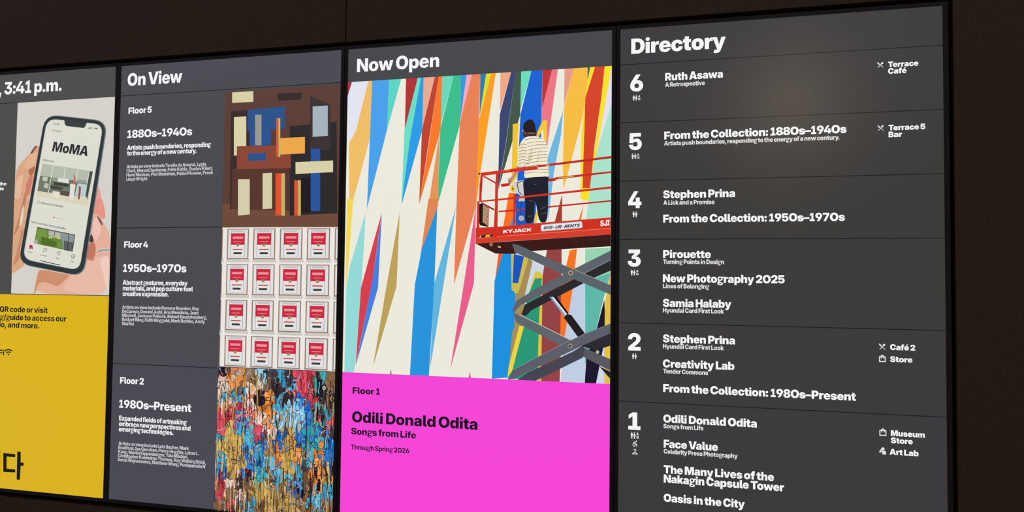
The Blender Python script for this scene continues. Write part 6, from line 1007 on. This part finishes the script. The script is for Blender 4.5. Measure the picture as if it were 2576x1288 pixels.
# ------------------------------------------------------------------ plain framed prints (red over off-white), part of them cut by the tile's edges
px0, pz0, px1, pz1 = (v * U for v in RECTS['prints'])
pw, phh = px1 - px0, pz1 - pz0
def framed_print(i, j):
    fl = Flat(D1)
    ua, ub = 0.046 + 0.2322 * i, 0.046 + 0.2322 * i + 0.194
    va, vb = 0.008 + 0.2553 * j, 0.008 + 0.2553 * j + 0.221
    S = lambda c: screen_mat(c, DIM[1])
    def R(u0, v0, u1, v1, c):
        u0, u1 = max(0, u0), min(1, u1)
        v0, v1 = max(0, v0), min(1, v1)
        if u1 - u0 < 1e-4: return
        fl.rect(px0 + u0 * pw, pz1 - v1 * phh, px0 + u1 * pw, pz1 - v0 * phh, S(c))
    def I(a, b, c_, d_, col): R(ua + (ub - ua) * a, va + (vb - va) * b, ua + (ub - ua) * c_, va + (vb - va) * d_, col)
    I(-.02, .98, 1.06, 1.10, (206, 200, 194))
    I(0, 0, 1, 1, (176, 144, 120)); I(.0, .0, 1, .012, (206, 182, 160)); I(.028, .02, .972, .982, (112, 88, 76)); I(.05, .032, .95, .965, (222, 223, 222))
    I(.175, .05, .815, .93, (120, 120, 122)); I(.19, .058, .80, .922, (226, 227, 225)); I(.24, .075, .75, .125, (190, 192, 192))
    I(.185, .155, .805, .53, (204, 44, 64)); I(.26, .26, .73, .335, (226, 150, 156)); I(.30, .42, .68, .44, (226, 150, 156))
    I(.43, .49, .56, .585, (160, 138, 96)); I(.27, .66, .72, .70, (196, 84, 92)); I(.31, .77, .68, .835, (64, 62, 62))
    return fl
for j in range(4):
    for i in range(-1, 5):
        framed_print(i, j).build('framed_print', PIC['print_grid'])

# ------------------------------------------------------------------ abstract picture: many ragged patches and drips
GRID = ["KOOTLKCKRRGT", "WOTWTKKCRRKT", "WCCOKOCKBRGK", "ORRWOOCLLBKG", "RRBRWOLLLBGR", "RYCCRWBYBGBK", "GYYCBTBYBGGB", "YYYBCTOYOCOB",
        "CYYBBCBYCKOK", "BYWKGTCCKTOY", "RWKTYYTTBKCC", "RTWTYTYYTTCT", "TRTCTYYTYTTT"]
PAL = {'K': (54, 44, 44), 'O': (228, 140, 62), 'C': (74, 172, 206), 'B': (42, 118, 200), 'R': (204, 66, 82), 'L': (150, 206, 226), 'Y': (204, 168, 84), 'T': (128, 98, 66), 'W': (236, 208, 192), 'G': (52, 160, 166)}
ax0, az0, ax1, az1 = (v * U for v in RECTS['abstract'])
aw, ah = ax1 - ax0, az1 - az0
rnd = random.Random(7)
fl = Flat(D0); fl.step = 2.5e-6
fl.rect(ax0, az0, ax1, az1, screen_mat((66, 52, 46), DIM[1]))
def cl(x, z): return (min(max(x, ax0), ax1), min(max(z, az0), az1))
def blob(u, v, ru, rv, rgb, n=11, rag=.45):
    pts = []
    a0 = rnd.random() * 6.28
    for i in range(n):
        a = a0 + 2 * math.pi * i / n; q = 1 - rag * rnd.random()
        pts.append(cl(ax0 + (u + ru * q * math.cos(a)) * aw, az1 - (v + rv * q * math.sin(a)) * ah))
    if ru > .02 and rnd.random() < .75:                 # a dark painted outline under the patch
        g = 1 + .0016 / (ru * aw)
        c0, c1 = ax0 + u * aw, az1 - v * ah
        fl.poly([[cl(c0 + (x - c0) * g, c1 + (z - c1) * g) for x, z in pts]], screen_mat((52, 42, 42), DIM[1]))
    fl.poly([pts], screen_mat(rgb, DIM[1]))
def streak(pts, w, rgb):
    L, R_ = [], []
    for i, (u, v) in enumerate(pts):
        a = pts[max(0, i - 1)]; b = pts[min(len(pts) - 1, i + 1)]
        dx, dz = (b[0] - a[0]) * aw, -(b[1] - a[1]) * ah; l = math.hypot(dx, dz) or 1
        x, z = ax0 + u * aw, az1 - v * ah; ww = w * (0.6 + .8 * rnd.random())
        L.append(cl(x - dz / l * ww, z + dx / l * ww)); R_.append(cl(x + dz / l * ww, z - dx / l * ww))
    fl.poly([L + R_[::-1]], screen_mat(rgb, DIM[1]))
def jit(c, s=16): 
    k = rnd.choice((-1, 0, 1)); return tuple(max(0, min(255, v + k * s)) for v in c)
def at(u, v): return PAL[GRID[min(12, max(0, int(v * 13)))][min(11, max(0, int(u * 12)))]]
cells = [(i, j) for i in range(12) for j in range(13)]
rnd.shuffle(cells)
for i, j in cells:                                     # broad patches
    blob((i + .5) / 12, (j + .5) / 13, .075, .07, jit(PAL[GRID[j][i]]), 14, .4)
for n in range(300):                                   # ragged patches
    u, v = rnd.random(), rnd.random()
    blob(u, v, rnd.uniform(.012, .035), rnd.uniform(.02, .06), jit(at(u + rnd.gauss(0, .04), v + rnd.gauss(0, .04))), 10, .6)
def drip(n, lo, hi, wlo, whi, power, cols):
    for _ in range(n):
        u = rnd.random(); v = 1 - rnd.random() ** power; l = rnd.uniform(lo, hi)
        streak([(u, v), (u + rnd.gauss(0, .004), v + l / 3), (u + rnd.gauss(0, .005), v + l * .7), (u + rnd.gauss(0, .006), v + l)], rnd.uniform(wlo, whi), rnd.choice(cols) if cols else jit(at(u, v)))
drip(420, .02, .12, .0005, .0022, 1.0, None)
drip(150, .03, .16, .0004, .0013, 1.0, [(50, 40, 40), (60, 48, 42)])
for n in range(520):                                   # wandering contour strokes
    u, v = rnd.random(), rnd.random(); a = rnd.choice((-1.57, 1.57)) + rnd.gauss(0, .9); pts = [(u, v)]
    bend = rnd.gauss(0, .5)
    for s in range(rnd.randint(3, 8)):
        a += bend + rnd.gauss(0, .35); u += .011 * math.cos(a); v += .011 * math.sin(a); pts.append((u, v))
    streak(pts, rnd.uniform(.0003, .0011), rnd.choice([(48, 38, 38), (48, 38, 38), (48, 38, 38), (62, 50, 44), (236, 208, 180), (226, 140, 70), (96, 190, 220), (206, 70, 90), (40, 110, 200), (214, 178, 100)]))
drip(170, .06, .25, .0006, .0016, 3.2, [(52, 42, 40), (60, 48, 42), (96, 72, 50), (200, 164, 96)])
drip(240, .05, .26, .0003, .0008, 1.8, [(214, 176, 104), (60, 48, 42), (224, 184, 140), (150, 112, 70), (54, 42, 40)])
fl.build('abstract_picture', ROOT[1], 'picture tile of dense multicoloured brushwork at the bottom')

# ------------------------------------------------------------------ lines of text
for k, name, wt, s, x, z, w_, cap, c in TEXT:
    fl = Flat(D1)
    write_line(fl, wt, s, x * U, z * U, w_ * U, cap * U, ink(k, c))
    fl.build(name, ROOT[k])
for name, wt, c, lines in PARAGRAPHS:
    fl = Flat(D1)
    for s, x, z, w_, cap in lines: write_line(fl, wt, s, x * U, z * U, w_ * U, cap * U, ink(1, c))
    fl.build(name, ROOT[1])

# ------------------------------------------------------------------ symbols on the directory
def circle(cx, cy, r_, n=18): return [(cx + r_ * math.cos(2 * math.pi * i / n), cy + r_ * math.sin(2 * math.pi * i / n)) for i in range(n)]
def line_quads(pts, w_, closed=False):
    out = []
    q = pts + pts[:1] if closed else pts
    for a, b in zip(q, q[1:]):
        l = math.hypot(b[0] - a[0], b[1] - a[1]) or 1; nx, ny = -(b[1] - a[1]) / l * w_ / 2, (b[0] - a[0]) / l * w_ / 2
        out.append([(a[0] + nx, a[1] + ny), (b[0] + nx, b[1] + ny), (b[0] - nx, b[1] - ny), (a[0] - nx, a[1] - ny)])
    for p in q: out.append(circle(p[0], p[1], w_ / 2, 10))
    return out
def arc(cx, cy, r_, a0, a1, n=12): return [(cx + r_ * math.cos(math.radians(a0 + (a1 - a0) * i / n)), cy + r_ * math.sin(math.radians(a0 + (a1 - a0) * i / n))) for i in range(n + 1)]
MAN = [circle(.19, .93, .085), [(.06, .80), (.32, .80), (.37, .76), (.37, .44), (.31, .44), (.30, .0), (.08, .0), (.07, .44), (.01, .44), (.01, .76)]]
WOMAN = [circle(.66, .93, .085), [(.58, .80), (.74, .80), (.90, .40), (.84, .36), (.77, .36), (.75, .0), (.57, .0), (.55, .36), (.48, .36), (.42, .40)]]
SYM = {  # shapes, width, height in their own units
    'restroom_icon': (MAN + WOMAN, .91, 1.01),
    'restroom_icon_ag': (MAN + WOMAN, 1.44, 1.01),
    'dining_icon': (line_quads([(.12, .05), (.62, .58)], .10) + line_quads([(.90, .05), (.40, .52)], .10) +
                    [[(.66 + .21 * math.cos(t) * .8 - .17 * math.sin(t) * .6 + .10, .74 + .21 * math.cos(t) * .6 + .17 * math.sin(t) * .8 + .03) for t in [2 * math.pi * i / 18 for i in range(18)]]] +
                    [[(.02, .98), (.12, .98), (.45, .62), (.33, .48), (.10, .66), (.02, .80)]], 1, 1),
    'shopping_bag_icon': (line_quads([(.08, .07), (.92, .07), (.92, .72), (.08, .72)], .14, True) + line_quads(arc(.5, .72, .20, 0, 180), .13) +
                          line_quads([(.30, .74), (.33, .50)], .12) + line_quads([(.70, .74), (.67, .50)], .12), 1, 1),
    'shapes_icon': ([[(0, .28), (.46, .28), (.23, .74)], circle(.56, .76, .25), [(.48, 0), (1, 0), (1, .48), (.48, .48)]], 1, 1.01),
    'wheelchair_icon': (line_quads(arc(.34, .28, .24, 0, 360, 20), .12) + [circle(.82, .90, .13)] + line_quads([(.20, .62), (.42, .76), (.64, .70)], .13) + line_quads([(.62, .68), (.50, .46), (.90, .40), (.92, .06)], .14), 1, 1),
    'hanger_icon': (line_quads([(.06, .07), (.94, .07), (.50, .44)], .12, True) + line_quads([(.50, .44), (.52, .56)] + arc(.50, .76, .17, -70, 170, 10), .12), 1, 1)}
for nm, x, z, w_, h_ in ICONS:
    shapes, ww, hh = SYM[nm]
    fl = Flat(D1); m = ink(3, 'w2')
    for s in shapes:
        fl.poly([[((x + px * w_ / ww) * U, (z + py * h_ / hh) * U) for px, py in s]], m); fl.y += fl.step * .9
    if nm.endswith('_ag'):
        a = w_ / ww
        write_line(fl, 'B', 'A', (x + 1.00 * a) * U, (z + .54 * h_) * U, .40 * a * U, .40 * h_ * U, m)
        write_line(fl, 'B', 'G', (x + 1.00 * a) * U, (z + .02 * h_) * U, .42 * a * U, .40 * h_ * U, m)
    fl.build(nm.replace('_ag', ''), ROOT[3])
